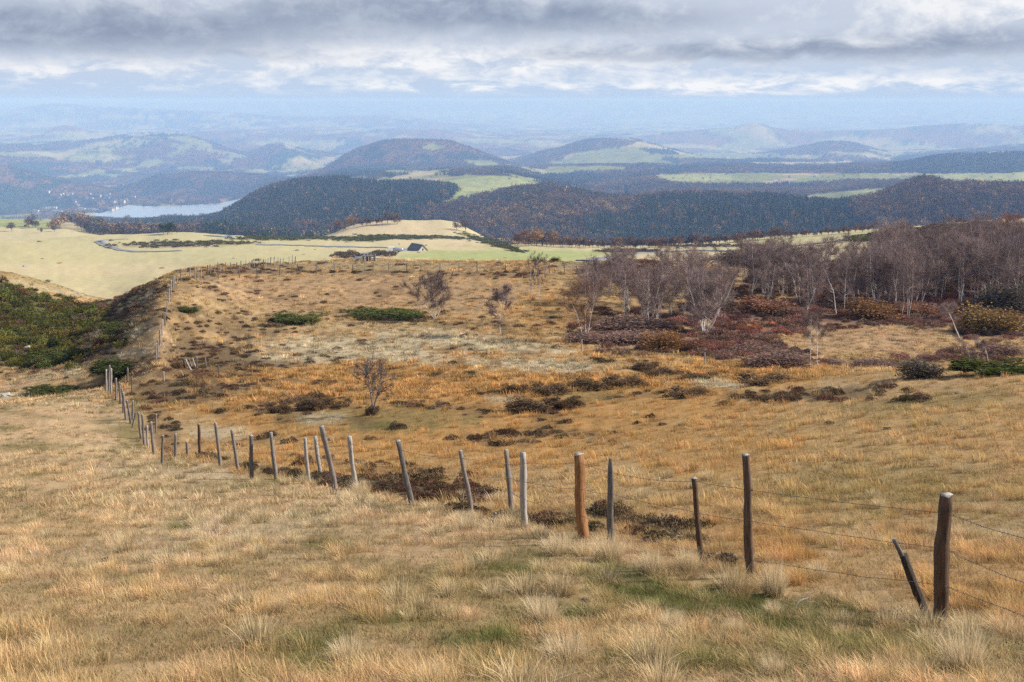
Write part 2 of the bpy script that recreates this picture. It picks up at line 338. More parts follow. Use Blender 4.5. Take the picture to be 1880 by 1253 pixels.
# the lake lies in its basin
LAKE_Z = -490.0
def on_level(px, py, z):
    s = float(s_of(py)); d = z/s; return (float(t_of(px, s))*d, d)
LAKE_PX = [(150, 397), (196, 390), (216, 381), (236, 377), (262, 379), (300, 379), (345, 377), (400, 374), (425, 369), (445, 364), (475, 366), (480, 380), (450, 396), (420, 396), (380, 394), (345, 397), (318, 394), (296, 397), (288, 402), (250, 402), (205, 403), (170, 402)]
LAKE = [on_level(a, b, LAKE_Z) for a, b in LAKE_PX]
_near = (TY > 4400) & (TY < 6500) & (TX < -900)
_in = _near & inpoly(TX, TY, LAKE)
TZ = np.where(_in, LAKE_Z-6.0, np.where(_near & (TY < 5900) & (np.abs(TZ-LAKE_Z) < 25), np.maximum(TZ, LAKE_Z+1.5), TZ))
PXG, PYG = to_px(TX, TY, TZ)

def grid_mesh(name, r0, r1, mats):
    X, Y, Z = TX[r0:r1], TY[r0:r1], TZ[r0:r1]
    nr, nc = X.shape
    V = np.stack([X, Y, Z], -1).reshape(-1, 3)
    i = np.arange(nr*nc).reshape(nr, nc)
    Fq = np.stack([i[:-1, :-1], i[:-1, 1:], i[1:, 1:], i[1:, :-1]], -1).reshape(-1, 4)
    if r0 == 0:          # the slope goes on beneath and behind the camera
        e0 = i[0]; rows = [e0]
        base = len(V); ext = []
        for yy, spread, zz in ((3.0, 1.6, -2.62), (0.0, 3.0, -1.72), (-8.0, 6.0, 0.9), (-40.0, 12.0, 9.0)):
            w = 0.2 if yy == 3.0 else 0
            z = zz + (V[e0, 2] + 3.35)*w
            ext.append(np.stack([X[0]*spread, np.full(nc, yy), z + np.zeros(nc)], -1))
            rows.append(base + np.arange(nc)); base += nc
        V = np.concatenate([V]+ext)
        for a, b in zip(rows[:-1], rows[1:]):
            Fq = np.concatenate([Fq, np.stack([b[:-1], b[1:], a[1:], a[:-1]], -1)])
    return mesh_np(name, V, [Fq], mats), Fq
SPLIT = int(np.searchsorted(TQ, len(NEAR)+14.5))          # hidden in the dip behind the last pasture

# ------------------------------------------------------------------ what grows where
FENCE_LINE = [(2700, 1390), (1900, 1175), (1733, 1148), (1379, 1062), (1289, 1043), (1122, 998), (1071, 987), (964, 972), (866, 946), (756, 926), (653, 906), (567, 886), (462, 880), (405, 856), (340, 850), (298, 851), (282, 834), (271, 822), (259, 805), (243, 770), (235, 755), (213, 735), (195, 718), (150, 719), (100, 729), (0, 746), (-800, 780)]
NEARPOLY = [(-900, 3000), (2800, 3000)] + FENCE_LINE
C = dict(
 straw=((.69, .478, .265), .13), olive=((.30, .235, .095), .13), green=((.125, .15, .040), .12), orange=((.63, .35, .125), .22),
 gold=((.65, .43, .19), .20), pale=((.72, .59, .38), .19), tan=((.60, .39, .215), .15), heather=((.145, .102, .062), .22),
 scrub=((.23, .135, .10), .34), red=((.38, .155, .095), .26), juniper=((.060, .078, .022), .3), broom=((.125, .125, .030), .5),
 pasture=((.39, .35, .175), .05), dry=((.475, .375, .22), .06), bgreen=((.30, .315, .12), .05))
KEYS = list(C); COL = np.array([C[k][0] for k in KEYS]); HGT = np.array([C[k][1] for k in KEYS])
KI = {k: i for i, k in enumerate(KEYS)}
# soft patches: (kind, column, row, half width, half height, weight, tilt)
PATCH = [
 ('orange', 900, 760, 620, 110, .95, -.02), ('orange', 620, 690, 330, 35, .75, 0), ('orange', 1340, 690, 220, 30, .8, 0), ('gold', 1500, 860, 380, 90, .8, .05), ('olive', 1620, 900, 260, 60, .45, 0),
 ('gold', 1650, 760, 240, 50, .7, 0), ('orange', 1330, 830, 160, 50, .6, 0), ('orange', 1420, 1000, 110, 25, .6, .3), ('orange', 700, 870, 260, 22, .7, .12), ('olive', 1700, 740, 180, 16, .5, -.1),
 ('olive', 720, 770, 190, 26, .7, 0), ('green', 690, 783, 60, 7, .5, 0), ('olive', 1080, 730, 70, 14, .5, 0), ('pale', 600, 770, 60, 12, .55, 0), ('pale', 395, 795, 70, 12, .7, 0), ('pale', 920, 735, 40, 7, .7, 0),
 ('pale', 640, 640, 200, 22, .85, .02), ('pale', 860, 628, 170, 16, .85, .1), ('pale', 760, 655, 120, 9, .6, 0), ('pale', 700, 600, 160, 7, .45, 0), ('pale', 520, 575, 120, 7, .4, 0), ('pale', 1010, 672, 140, 13, .95, .03), ('pale', 1320, 706, 70, 7, .9, .1), ('pale', 540, 660, 110, 10, .7, 0), ('pale', 800, 668, 40, 6, .6, 0),
 ('heather', 370, 660, 120, 40, .75, 0), ('heather', 420, 600, 110, 26, .6, 0), ('heather', 330, 720, 90, 22, .75, 0), ('heather', 420, 712, 70, 9, .7, 0), ('heather', 330, 570, 60, 14, .6, 0), ('heather', 520, 700, 50, 5, .6, 0),
 ('heather', 640, 575, 130, 9, .5, 0), ('heather', 500, 668, 80, 7, .6, 0), ('heather', 900, 598, 90, 6, .5, 0), ('heather', 1010, 598, 70, 9, .5, 0), ('heather', 790, 900, 130, 24, .85, .12), ('heather', 690, 860, 160, 13, .35, .1), ('heather', 630, 888, 230, 11, .8, .17), ('heather', 1000, 962, 180, 9, .7, .13), ('heather', 1330, 1045, 90, 10, .35, .4), ('heather', 1180, 965, 130, 20, .7, .25),
 ('heather', 900, 800, 90, 6, .5, -.1), ('heather', 1020, 795, 70, 7, .55, 0), ('heather', 1500, 725, 160, 13, .75, -.05), ('heather', 1640, 735, 90, 8, .4, 0), ('heather', 300, 790, 45, 40, .5, .6), ('olive', 250, 790, 14, 60, .8, -.5), ('heather', 820, 690, 60, 5, .45, 0),
 ('orange', 1000, 570, 90, 40, .5, 0), ('red', 1400, 607, 90, 13, .95, 0), ('red', 1560, 600, 60, 7, .8, .1), ('scrub', 1180, 610, 110, 40, .9, 0), ('scrub', 1340, 628, 130, 24, .85, 0), ('scrub', 1540, 575, 380, 32, .95, 0),
 ('scrub', 1700, 545, 330, 60, .95, 0), ('scrub', 1420, 655, 100, 20, .9, 0), ('tan', 1600, 625, 160, 30, .85, 0), ('scrub', 1780, 655, 90, 14, .6, 0), ('scrub', 1600, 662, 120, 10, .45, 0), ('gold', 1560, 660, 90, 12, .5, 0), ('scrub', 1850, 600, 140, 22, .85, 0), ('scrub', 1150, 500, 80, 26, .5, 0),
 ('olive', 1120, 470, 60, 9, .6, 0), ('tan', 640, 535, 340, 40, .75, 0), ('gold', 620, 590, 220, 20, .4, 0), ('heather', 560, 500, 300, 3.5, .55, 0), ('heather', 420, 500, 110, 8, .45, -.15), ('heather', 900, 505, 200, 3.5, .5, 0),
 ('dry', 700, 488, 250, 8, .7, 0), ('dry', 1060, 488, 70, 9, .8, 0),
 ('heather', 190, 585, 130, 34, .85, -.45), ('heather', 130, 640, 70, 22, .5, -.5), ('tan', 250, 640, 60, 60, .35, -.3), ('heather', 235, 575, 70, 40, .7, -.5), ('heather', 215, 625, 60, 14, .7, -.4), ('heather', 265, 600, 40, 16, .5, -.4), ('pale', 250, 552, 34, 10, .6, -.5), ('pale', 255, 610, 30, 9, .6, -.4), ('pale', 185, 612, 50, 7, .6, -.4), ('pale', 240, 650, 45, 10, .6, -.2), ('heather', 150, 655, 60, 12, .8, -.2), ('pale', 20, 725, 60, 13, .6, 0),
 ('pale', 100, 690, 90, 12, .5, -.2), ('heather', 210, 690, 90, 10, .6, -.1), ('green', 190, 600, 40, 9, .6, -.4), ('juniper', 110, 660, 50, 11, .7, -.3), ('tan', 30, 705, 60, 12, .7, 0), ('broom', 40, 600, 150, 60, .9, .1), ('heather', 60, 620, 130, 6, .3, .3), ('broom', 60, 555, 120, 16, .9, .15), ('broom', -200, 600, 260, 100, 1.0, 0),
 ('broom', 30, 665, 50, 14, .8, 0), ('olive', 60, 515, 120, 13, .6, .25), ('dry', 60, 525, 130, 6, .8, .2), ('olive', 250, 520, 60, 8, .7, -.25),
]
NPATCH = [   # on the near side of the fence
 ('olive', 250, 800, 40, 40, .8, -.6), ('green', 1150, 1070, 120, 30, .7, .2), ('olive', 900, 1090, 300, 40, .5, .15), ('green', 1300, 1110, 150, 30, .7, 0), ('green', 1480, 1130, 150, 40, .65, .1), ('green', 1560, 1190, 160, 22, .6, 0), ('green', 1050, 1130, 100, 14, .6, .1), ('green', 1330, 1225, 170, 14, .65, 0), ('olive', 1700, 1200, 200, 50, .7, 0),
 ('green', 330, 968, 40, 7, .7, -.2), ('olive', 230, 1065, 60, 14, .6, 0), ('green', 310, 855, 40, 5, .8, 0), ('pale', 300, 870, 160, 12, .55, .05), ('pale', 650, 915, 60, 20, .5, .2), ('straw', 100, 900, 300, 100, .4, 0), ('olive', 60, 820, 120, 12, .4, 0), ('olive', 1380, 1200, 260, 50, .5, 0),
 ('gold', 420, 1010, 90, 16, .4, 0), ('tan', 60, 765, 120, 12, .35, -.15), ('olive', 200, 1180, 260, 40, .3, 0), ('green', 1230, 1210, 130, 22, .4, 0), ('olive', 470, 1050, 100, 20, .35, 0), ('green', 900, 1180, 130, 18, .6, 0), ('green', 760, 1130, 90, 10, .55, 0), ('green', 560, 1180, 120, 12, .4, 0), ('scrub', 400, 975, 25, 6, .6, 0), ('tan', 1800, 1100, 150, 25, .4, 0),
]
MPATCH = [   # the wide pastures beyond the knoll
 ('bgreen', 960, 470, 260, 13, .95, 0), ('pasture', 300, 470, 380, 60, .65, 0), ('dry', 200, 495, 330, 14, .6, 0), ('dry', 720, 420, 120, 16, 1.0, 0), ('broom', 760, 437, 130, 4.5, .9, .02), ('broom', 900, 445, 60, 6, .9, .3), ('broom', 660, 440, 60, 4, .8, 0), ('broom', 350, 447, 120, 3.5, .7, 0), ('broom', 520, 438, 110, 4, .7, 0),
 ('heather', 300, 452, 110, 3.5, .5, 0), ('dry', 800, 443, 80, 5, .9, 0), ('dry', 1350, 470, 260, 25, .9, -.05), ('pasture', 1450, 440, 240, 9, .8, -.1), ('heather', 640, 470, 30, 6, .6, 0), ('heather', 700, 468, 25, 5, .6, 0), ('broom', 1600, 437, 60, 6, .7, -.1), ('scrub', 1800, 440, 160, 30, .7, 0), ('heather', 1150, 462, 60, 3, .6, 0), ('heather', 1300, 452, 120, 2.5, .5, 0), ('olive', 1000, 452, 200, 4, .3, 0),
]
def patches(w, tab, px, py, x, y, rough=.9):
    ld = np.log(np.maximum(y, 1))
    n1 = fbm(px*.030, ld*14, 4, 21) - .5; n2 = fbm(px*.11, ld*55, 3, 31) - .5
    for (k, cx, cy_, rx, ry, wt, tilt) in tab:
        a = (px-cx); b = (py-cy_) - tilt*a
        near = (np.abs(a) < rx*2) & (np.abs(b) < ry*2.4 + 8)
        if not near.any(): continue
        q = np.sqrt((a/rx)**2 + (b/ry)**2) + n1*rough + n2*rough*.9
        m = np.clip((1.15-q)/.5, 0, 1); m = m*m*(3-2*m)*wt*near
        w *= (1-m)[..., None]; w[..., KI[k]] += m
    return w
def cover(px, py, x, y):
    """weights of the kinds of growth on the ground"""
    sh = px.shape; w = np.zeros(sh + (len(KEYS),))
    jx = px + (fbm(x*.9, y*.9, 2, 5)-.5)*10; jy = py + (fbm(x*.9, y*.9, 2, 6)-.5)*10
    near = inpoly(jx, jy, NEARPOLY) & (y < 72)
    far = y > 200
    mid = ~near & ~far
    n = fbm(x*.22, y*.22, 4, 41); n2 = fbm(x*.7+9, y*.5, 3, 43); n3 = fbm(x*.06, y*.06, 4, 47)
    w[near, KI['straw']] = 1; w[mid, KI['gold']] = .6; w[mid, KI['tan']] = .4; w[far, KI['dry']] = .6; w[far, KI['pasture']] = .4
    def lay(m, k, a):
        a = np.clip(a, 0, 1)*m; w[...] *= (1-a)[..., None]; w[..., KI[k]] += a
    lay(near, 'pale', (n-.55)*3*.6); lay(near, 'olive', (.47-n2)*4*.7); lay(near, 'gold', (n3-.5)*3*.5); lay(near, 'green', (.36-n2)*5*.5*(n < .55))
    lay(mid, 'orange', (n3-.45)*3*.5); lay(mid, 'olive', (.42-n)*4*.5); lay(mid, 'pale', (n2-.6)*4*.4)
    a = w[near]; w[near] = patches(a, NPATCH, px[near], py[near], x[near], y[near])
    a = w[mid]; w[mid] = patches(a, PATCH, px[mid], py[mid], x[mid], y[mid])
    a = w[far]; w[far] = patches(a, MPATCH, px[far], py[far], x[far], y[far], .6)
    # dark heather tufts dotted over the moor
    dots = np.clip((fbm(x*.55+3, y*.33, 3, 61)-.60)*7, 0, 1)*.45*(y > 40)*(y < 160)
    lay(mid & (px < 1250), 'heather', dots)
    return w / np.maximum(w.sum(-1, keepdims=True), 1e-6)

# ------------------------------------------------------------------ far land cover
FC = dict(meadow=(.19, .205, .07), bright=(.26, .27, .10), dry=(.34, .28, .15), brown=(.105, .066, .048), rust=(.17, .088, .044), conifer=(.026, .040, .032), plough=(.30, .23, .17))
FPOLY = [
 ('conifer', [(370, 418), (440, 373), (500, 346), (560, 331), (620, 329), (700, 334), (830, 337), (838, 350), (805, 374), (770, 392), (770, 470), (370, 470)]),
 ('rustmix', [(780, 398), (850, 372), (900, 362), (960, 351), (1010, 345), (1100, 364), (1160, 371), (1160, 470), (770, 470), (770, 400)]),
 ('mix', [(1100, 378), (1200, 361), (1450, 367), (1560, 374), (1640, 362), (1660, 480), (1060, 480)]),
 ('conifer', [(1180, 378), (1360, 368), (1400, 365), (1470, 370), (1560, 376), (1580, 420), (1560, 480), (1120, 480), (1150, 400)]),
 ('brown', [(1600, 372), (1655, 338), (1700, 334), (1765, 345), (1880, 347), (2600, 325), (2600, 470), (1600, 470)]),
 ('meadow', [(640, 331), (760, 334), (860, 321), (955, 324), (1000, 343), (950, 351), (900, 362), (850, 372), (795, 392), (805, 374), (838, 350), (835, 338), (640, 337)]),
 ('bright', [(830, 332), (900, 322), (950, 326), (985, 338), (900, 350), (850, 352)]), ('plough', [(690, 331), (800, 326), (850, 325), (800, 332), (720, 335)]),
 ('brown', [(1000, 322), (1100, 318), (1230, 322), (1250, 338), (1480, 344), (1480, 357), (1300, 360), (1180, 374), (1100, 360), (1000, 338)]), ('conifer', [(985, 324), (1090, 316), (1120, 330), (1040, 345), (1000, 338)]),
 ('meadow', [(1190, 324), (1400, 318), (1720, 321), (1720, 331), (1420, 338), (1250, 339)]), ('plough', [(1385, 336), (1440, 327), (1470, 328), (1440, 338)]), ('dry', [(1420, 322), (1470, 319), (1540, 321), (1500, 324)]),
 ('meadow', [(1465, 373), (1490, 358), (1590, 350), (1665, 341), (1645, 358), (1600, 368), (1530, 378)]), ('dry', [(1275, 362), (1330, 355), (1400, 360), (1380, 364)]),
 ('brown', [(1480, 340), (1560, 333), (1660, 333), (1580, 349), (1480, 357)]), ('meadow', [(1710, 341), (1790, 334), (1900, 334), (2600, 320), (2600, 334), (1880, 346), (1760, 345)]), ('dry', [(1720, 336), (1780, 334), (1900, 340), (1880, 344), (1780, 342)]),
 ('conifer', [(1640, 290), (1700, 285), (1880, 279), (2600, 270), (2600, 318), (1640, 317)]), ('mix', [(1262, 296), (1330, 290), (1440, 292), (1640, 298), (1640, 318), (1400, 317), (1250, 312)]), ('conifer', [(1340, 292), (1430, 290), (1440, 300), (1370, 306)]),
 ('rustmix', [(555, 328), (640, 282), (690, 258), (740, 255), (780, 257), (830, 262), (880, 278), (940, 303), (900, 308), (840, 300), (780, 310), (640, 326)]), ('brown', [(600, 318), (640, 300), (720, 296), (790, 304), (860, 303), (900, 310), (700, 312)]),
 ('conifer', [(575, 331), (620, 312), (690, 304), (740, 306), (760, 313), (700, 318), (640, 326)]), ('conifer', [(680, 322), (740, 316), (760, 320), (720, 326)]), ('conifer', [(880, 311), (930, 306), (955, 310), (940, 316)]), ('meadow', [(800, 264), (820, 272), (790, 280), (770, 273)]), ('meadow', [(850, 296), (900, 294), (930, 305), (880, 309)]),
 ('meadow', [(690, 315), (740, 309), (770, 314), (740, 322)]), ('brown', [(945, 300), (1000, 276), (1090, 256), (1180, 258), (1150, 268), (1050, 280), (1030, 300)]), ('meadow', [(1060, 284), (1180, 268), (1250, 284), (1200, 296), (1080, 300), (1040, 296)]), ('conifer', [(1180, 272), (1240, 274), (1252, 284), (1190, 284)]),
 ('meadow', [(1230, 284), (1330, 281), (1420, 286), (1380, 293), (1240, 293)]), ('dry', [(1380, 298), (1560, 296), (1570, 302), (1390, 303)]), ('meadow', [(1010, 295), (1190, 291), (1235, 301), (1100, 305), (1010, 304)]), ('bright', [(1690, 318), (1900, 316), (1900, 334), (1720, 333)]), ('bright', [(1560, 352), (1660, 342), (1645, 357), (1600, 367), (1540, 374)]), ('bright', [(1200, 322), (1330, 319), (1340, 330), (1230, 334)]), ('meadow', [(1000, 308), (1150, 306), (1160, 314), (1010, 316)]),
 ('mix', [(-800, 280), (0, 305), (60, 317), (200, 345), (230, 372), (130, 390), (-800, 430)]), ('conifer', [(-800, 340), (0, 338), (90, 355), (130, 385), (0, 395), (-800, 430)]), ('rust', [(60, 330), (90, 332), (88, 342), (60, 338)]),
 ('darkmix', [(215, 372), (245, 338), (300, 321), (380, 314), (480, 320), (545, 330), (470, 372)]), ('brown', [(215, 376), (250, 366), (470, 362), (470, 372)]),
 ('bright', [(-800, 403), (0, 402), (110, 404), (112, 418), (60, 428), (-800, 434)]), ('dry', [(112, 407), (150, 412), (160, 430), (110, 426)]), ('meadow', [(195, 415), (320, 410), (370, 417), (370, 430), (200, 432)]), ('bright', [(340, 418), (392, 416), (400, 426), (330, 424)]), ('bright', [(520, 426), (600, 424), (600, 434), (520, 434)]),
 ('conifer', [(285, 395), (400, 392), (400, 410), (300, 412)]), ('conifer', [(130, 398), (290, 402), (290, 410), (140, 408)]),
 ('meadow', [(315, 312), (330, 306), (392, 307), (390, 312)]), ('meadow', [(400, 293), (430, 291), (430, 302), (405, 302)]), ('meadow', [(0, 280), (70, 284), (100, 288), (60, 290), (0, 287)]),
 ('dry', [(-100, 244), (60, 243), (170, 246), (330, 246), (250, 250), (60, 248), (-100, 249)]),
]
def far_cover(px, py, x, y):
    """colour of the far land and how densely conifers / leafy trees stand on it"""
    sh = px.shape
    col = np.zeros(sh+(3,)); con = np.zeros(sh); lea = np.zeros(sh)
    n = fbm(x/420, y/900, 4, 71); m = fbm(x/160, y/330, 3, 73); f = fbm(x/900+5, y/2200, 3, 77)
    # default: a mosaic of pasture, wood and a little tilled land
    def setm(mask, c, k, l):
        col[mask] = c; con[mask] = k; lea[mask] = l
    allm = np.ones(sh, bool)
    setm(allm, FC['meadow'], 0, .03)
    setm(n > .50, FC['brown'], .05, .75); setm((n > .55) & (m > .50), FC['rust'], 0, .8); setm((f > .54) & (m < .46), FC['conifer'], .8, .1)
    setm((n < .43) & (m > .53), FC['dry'], 0, 0); setm((n < .40) & (m < .42), FC['bright'], 0, .01)
    jx = px + (m-.5)*22; jy = py + (n-.5)*7 + (fbm(x/60, y/120, 2, 79)-.5)*2.5
    for k, P in FPOLY:
        ins = inpoly(jx, jy, P) & (y > 1000)
        if k == 'conifer': setm(ins, FC['conifer'], 1, .12)
        elif k == 'brown': setm(ins, FC['brown'], .04, 1); setm(ins & (m > .6), FC['rust'], 0, 1); setm(ins & (m < .36), FC['conifer'], .7, .3)
        elif k == 'rust': setm(ins, FC['rust'], 0, 1)
        elif k == 'rustmix': setm(ins, FC['rust'], .02, 1); setm(ins & (n < .5), FC['brown'], .05, 1); setm(ins & (m < .35), FC['conifer'], .7, .4)
        elif k == 'mix': setm(ins, FC['brown'], .2, .8); setm(ins & (m > .54), FC['rust'], .1, .9); setm(ins & (m < .45), FC['conifer'], .9, .2)
        elif k == 'darkmix': setm(ins, FC['conifer'], .6, .5); setm(ins & (m > .52), FC['brown'], .2, .8)
        else: setm(ins, FC[k], 0, .006)
    return col, con, lea

def ground_mat(name, fine, coarse, contrast, bump):
    m = bpy.data.materials.new(name); m.use_nodes = True
    nt = m.node_tree; b = nt.nodes['Principled BSDF']; b.inputs['Roughness'].default_value = 1.0; b.inputs['Specular IOR Level'].default_value = 0.05
    at = node(nt, 'ShaderNodeAttribute', attribute_name='tint')
    g = node(nt, 'ShaderNodeNewGeometry')
    n1 = noise(nt, g.outputs['Position'], fine, 6, .65); n2 = noise(nt, g.outputs['Position'], coarse, 5, .6)
    v = (n1 - .5) * contrast + (n2 - .5) * contrast * .8 if not isinstance(contrast, float) else ((n1 - .5) * contrast) + ((n2 - .5) * (contrast*.8))
    v = (v + 1.0).f('MAXIMUM', .15)
    vv = comb(nt, v, v, v)
    c = mixc(nt, 1.0, at.outputs['Color'], vv, 'MULTIPLY')
    nt.links.new(c, b.inputs['Base Color'])
    bp = node(nt, 'ShaderNodeBump'); bp.inputs['Strength'].default_value = .6; bp.inputs['Distance'].default_value = bump
    nt.links.new(n1.s, bp.inputs['Height']); nt.links.new(bp.outputs[0], b.inputs['Normal'])
    return m
M_ground = ground_mat("turf", 5.0, .45, 1.0, .05)
M_hills = ground_mat("hill_cover", .045, .008, 1.15, 6.0)

gmesh, gF = grid_mesh("ground", 0, SPLIT+1, [M_ground])
W = cover(PXG[:SPLIT+1], PYG[:SPLIT+1], TX[:SPLIT+1], TY[:SPLIT+1])
soil = W @ COL
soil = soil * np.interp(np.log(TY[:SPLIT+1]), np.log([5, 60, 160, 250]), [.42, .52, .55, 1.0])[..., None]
tint = np.concatenate([soil.reshape(-1, 3), np.tile(soil[0], (4, 1))])
attr(gmesh, 'tint', 'FLOAT_COLOR', np.concatenate([tint, np.ones((len(tint), 1))], 1))
ground = obj("ground", gmesh); tag(ground, "grassy moorland slope and pasture of dry straw, orange and heather brown", "ground", kind="structure")

hmesh, hF = grid_mesh("hills", SPLIT, len(TQ), [M_hills])
FCOL, FCON, FLEA = far_cover(PXG[SPLIT:], PYG[SPLIT:], TX[SPLIT:], TY[SPLIT:])
attr(hmesh, 'tint', 'FLOAT_COLOR', np.concatenate([FCOL.reshape(-1, 3), np.ones((FCOL[..., 0].size, 1))], 1))
hills = obj("hills", hmesh); tag(hills, "rolling wooded volcanic hills, fields and valleys out to the horizon", "hills", kind="structure")

bvh_g = BVHTree.FromPolygons([tuple(v.co) for v in gmesh.vertices], [tuple(f) for f in gF])
bvh_h = BVHTree.FromPolygons([tuple(v.co) for v in hmesh.vertices], [tuple(f) for f in hF])
def ray(px, py):
    v = Vector(((px-940)/F, CP + (626.5-py)/F*SP, -SP + (626.5-py)/F*CP)).normalized()
    a = bvh_g.ray_cast(Vector((0, 0, 0)), v)
    b = bvh_h.ray_cast(Vector((0, 0, 0)), v)
    if a[0] is None: return b[0]
    if b[0] is None or a[3] < b[3]: return a[0]
    return b[0]
def drop(x, y):
    for b in ((bvh_g, bvh_h) if y < 1150 else (bvh_h, bvh_g)):
        h = b.ray_cast(Vector((x, y, 3000)), Vector((0, 0, -1)))
        if h[0] is not None: return h[0].z
    return 0.0
def at_depth(px, py, y):
    s = float(s_of(py)); return Vector((float(t_of(px, s))*y, y, s*y))

# lake
M_water = bpy.data.materials.new("lake_water"); M_water.use_nodes = True
b = M_water.node_tree.nodes['Principled BSDF']; b.inputs['Base Color'].default_value = (.55, .62, .70, 1); b.inputs['Metallic'].default_value = .6; b.inputs['Roughness'].default_value = .12; b.inputs['IOR'].default_value = 3.4
wn = noise(M_water.node_tree, node(M_water.node_tree, 'ShaderNodeNewGeometry').outputs['Position'], .03, 5)
bp = node(M_water.node_tree, 'ShaderNodeBump'); bp.inputs['Strength'].default_value = .35; bp.inputs['Distance'].default_value = 4
M_water.node_tree.links.new(wn.s, bp.inputs['Height']); M_water.node_tree.links.new(bp.outputs[0], b.inputs['Normal'])
cx = sum(p[0] for p in LAKE)/len(LAKE); cyy = sum(p[1] for p in LAKE)/len(LAKE)
lk = [(cx+(p[0]-cx)*1.03, cyy+(p[1]-cyy)*1.05, LAKE_Z) for p in LAKE]
lm = bpy.data.meshes.new("lake"); lm.from_pydata(lk, [], [tuple(range(len(lk)))]); lm.materials.append(M_water)
lake = obj("lake", lm); tag(lake, "calm pale blue lake in the valley", "lake", kind="structure")

# ------------------------------------------------------------------ plant building blocks
def leaf_mat(name, transl=.25, var=.35):
    """colour = instance tint x root-to-tip ramp x a little per-leaf variation"""
    m = bpy.data.materials.new(name); m.use_nodes = True; nt = m.node_tree; nt.nodes.clear()
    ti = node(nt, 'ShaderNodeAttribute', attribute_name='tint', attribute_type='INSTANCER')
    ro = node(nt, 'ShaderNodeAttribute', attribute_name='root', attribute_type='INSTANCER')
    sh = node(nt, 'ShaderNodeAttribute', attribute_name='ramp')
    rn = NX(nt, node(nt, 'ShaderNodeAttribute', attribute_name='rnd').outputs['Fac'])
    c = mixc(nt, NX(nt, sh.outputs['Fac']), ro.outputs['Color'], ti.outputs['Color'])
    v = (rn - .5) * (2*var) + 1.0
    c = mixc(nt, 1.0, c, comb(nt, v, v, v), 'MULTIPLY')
    d = node(nt, 'ShaderNodeBsdfDiffuse'); t = node(nt, 'ShaderNodeBsdfTranslucent')
    nt.links.new(c, d.inputs[0]); nt.links.new(c, t.inputs[0])
    mx = node(nt, 'ShaderNodeMixShader'); mx.inputs[0].default_value = transl
    nt.links.new(d.outputs[0], mx.inputs[1]); nt.links.new(t.outputs[0], mx.inputs[2])
    nt.links.new(mx.outputs[0], node(nt, 'ShaderNodeOutputMaterial').inputs[0])
    return m
def tint_mat(name, col, col2, scale=6, transl=.2, leafvar=.35, rough=.9):
    """plant colour for a single thing: two colours mixed by noise and by a per-leaf random value"""
    m = bpy.data.materials.new(name); m.use_nodes = True; nt = m.node_tree; nt.nodes.clear()
    rn = NX(nt, node(nt, 'ShaderNodeAttribute', attribute_name='rnd').outputs['Fac'])
    tcn = node(nt, 'ShaderNodeTexCoord'); oi = node(nt, 'ShaderNodeObjectInfo')
    n = noise(nt, tcn.outputs['Object'], scale, 3)
    f = ((n - .5) * 1.6 + (rn - .5) * .9 + (NX(nt, oi.outputs['Random']) - .5) * .4 + .5).clamp()
    c = mixc(nt, f, col, col2)
    v = (NX(nt, oi.outputs['Random']) - .5) * .3 + (rn - .5) * leafvar + 1.0
    c = mixc(nt, 1.0, c, comb(nt, v, v, v), 'MULTIPLY')
    d = node(nt, 'ShaderNodeBsdfDiffuse'); t = node(nt, 'ShaderNodeBsdfTranslucent')
    nt.links.new(c, d.inputs[0]); nt.links.new(c, t.inputs[0])
    mx = node(nt, 'ShaderNodeMixShader'); mx.inputs[0].default_value = transl
    nt.links.new(d.outputs[0], mx.inputs[1]); nt.links.new(t.outputs[0], mx.inputs[2])
    nt.links.new(mx.outputs[0], node(nt, 'ShaderNodeOutputMaterial').inputs[0])
    return m

def blades(n, h, rad, width, lean=(0, 0), spread=.45, curl=.5, seed=0, segs=3):
    """arching grass blades: ribbons that taper to a point"""
    g = np.random.default_rng(seed)
    a = g.uniform(0, 2*np.pi, n); r = rad*np.sqrt(g.uniform(0, 1, n))
    bx, by = r*np.cos(a), r*np.sin(a)
    out = a + g.normal(0, .5, n)
    tilt = np.abs(g.normal(.12, spread, n)) * (.35 + .65*r/max(rad, 1e-6))
    H = h*g.uniform(.45, 1.0, n)**.8
    w = width*g.uniform(.6, 1.25, n); fa = out + np.pi/2 + g.normal(0, .6, n)
    V = np.zeros((n, 2*segs+1, 3)); rp = np.zeros((n, 2*segs+1)); 
    px_, py_, pz = bx.copy(), by.copy(), np.full(n, -.02*h)
    for k in range(segs+1):
        u = k/segs
        ww = w*(1-u**1.6)/2
        if k < segs:
            V[:, 2*k] = np.stack([px_-ww*np.cos(fa), py_-ww*np.sin(fa), pz], -1); V[:, 2*k+1] = np.stack([px_+ww*np.cos(fa), py_+ww*np.sin(fa), pz], -1)
            rp[:, 2*k:2*k+2] = u
        else:
            V[:, 2*k] = np.stack([px_, py_, pz], -1); rp[:, 2*k] = 1
        th = np.minimum(tilt + curl*tilt*u*2.2 + .12*u, 1.5); L = H/segs
        px_ = px_ + L*(np.sin(th)*np.cos(out) + lean[0]*u); py_ = py_ + L*(np.sin(th)*np.sin(out) + lean[1]*u); pz = pz + L*np.cos(th)
    o = (np.arange(n)*(2*segs+1))[:, None]
    q = np.concatenate([o + np.array([[2*k, 2*k+1, 2*k+3, 2*k+2]]) for k in range(segs-1)])
    t = o + np.array([[2*segs-2, 2*segs-1, 2*segs]])
    return V.reshape(-1, 3), [q, t], rp.ravel(), np.repeat(g.uniform(0, 1, n), 2*segs+1)
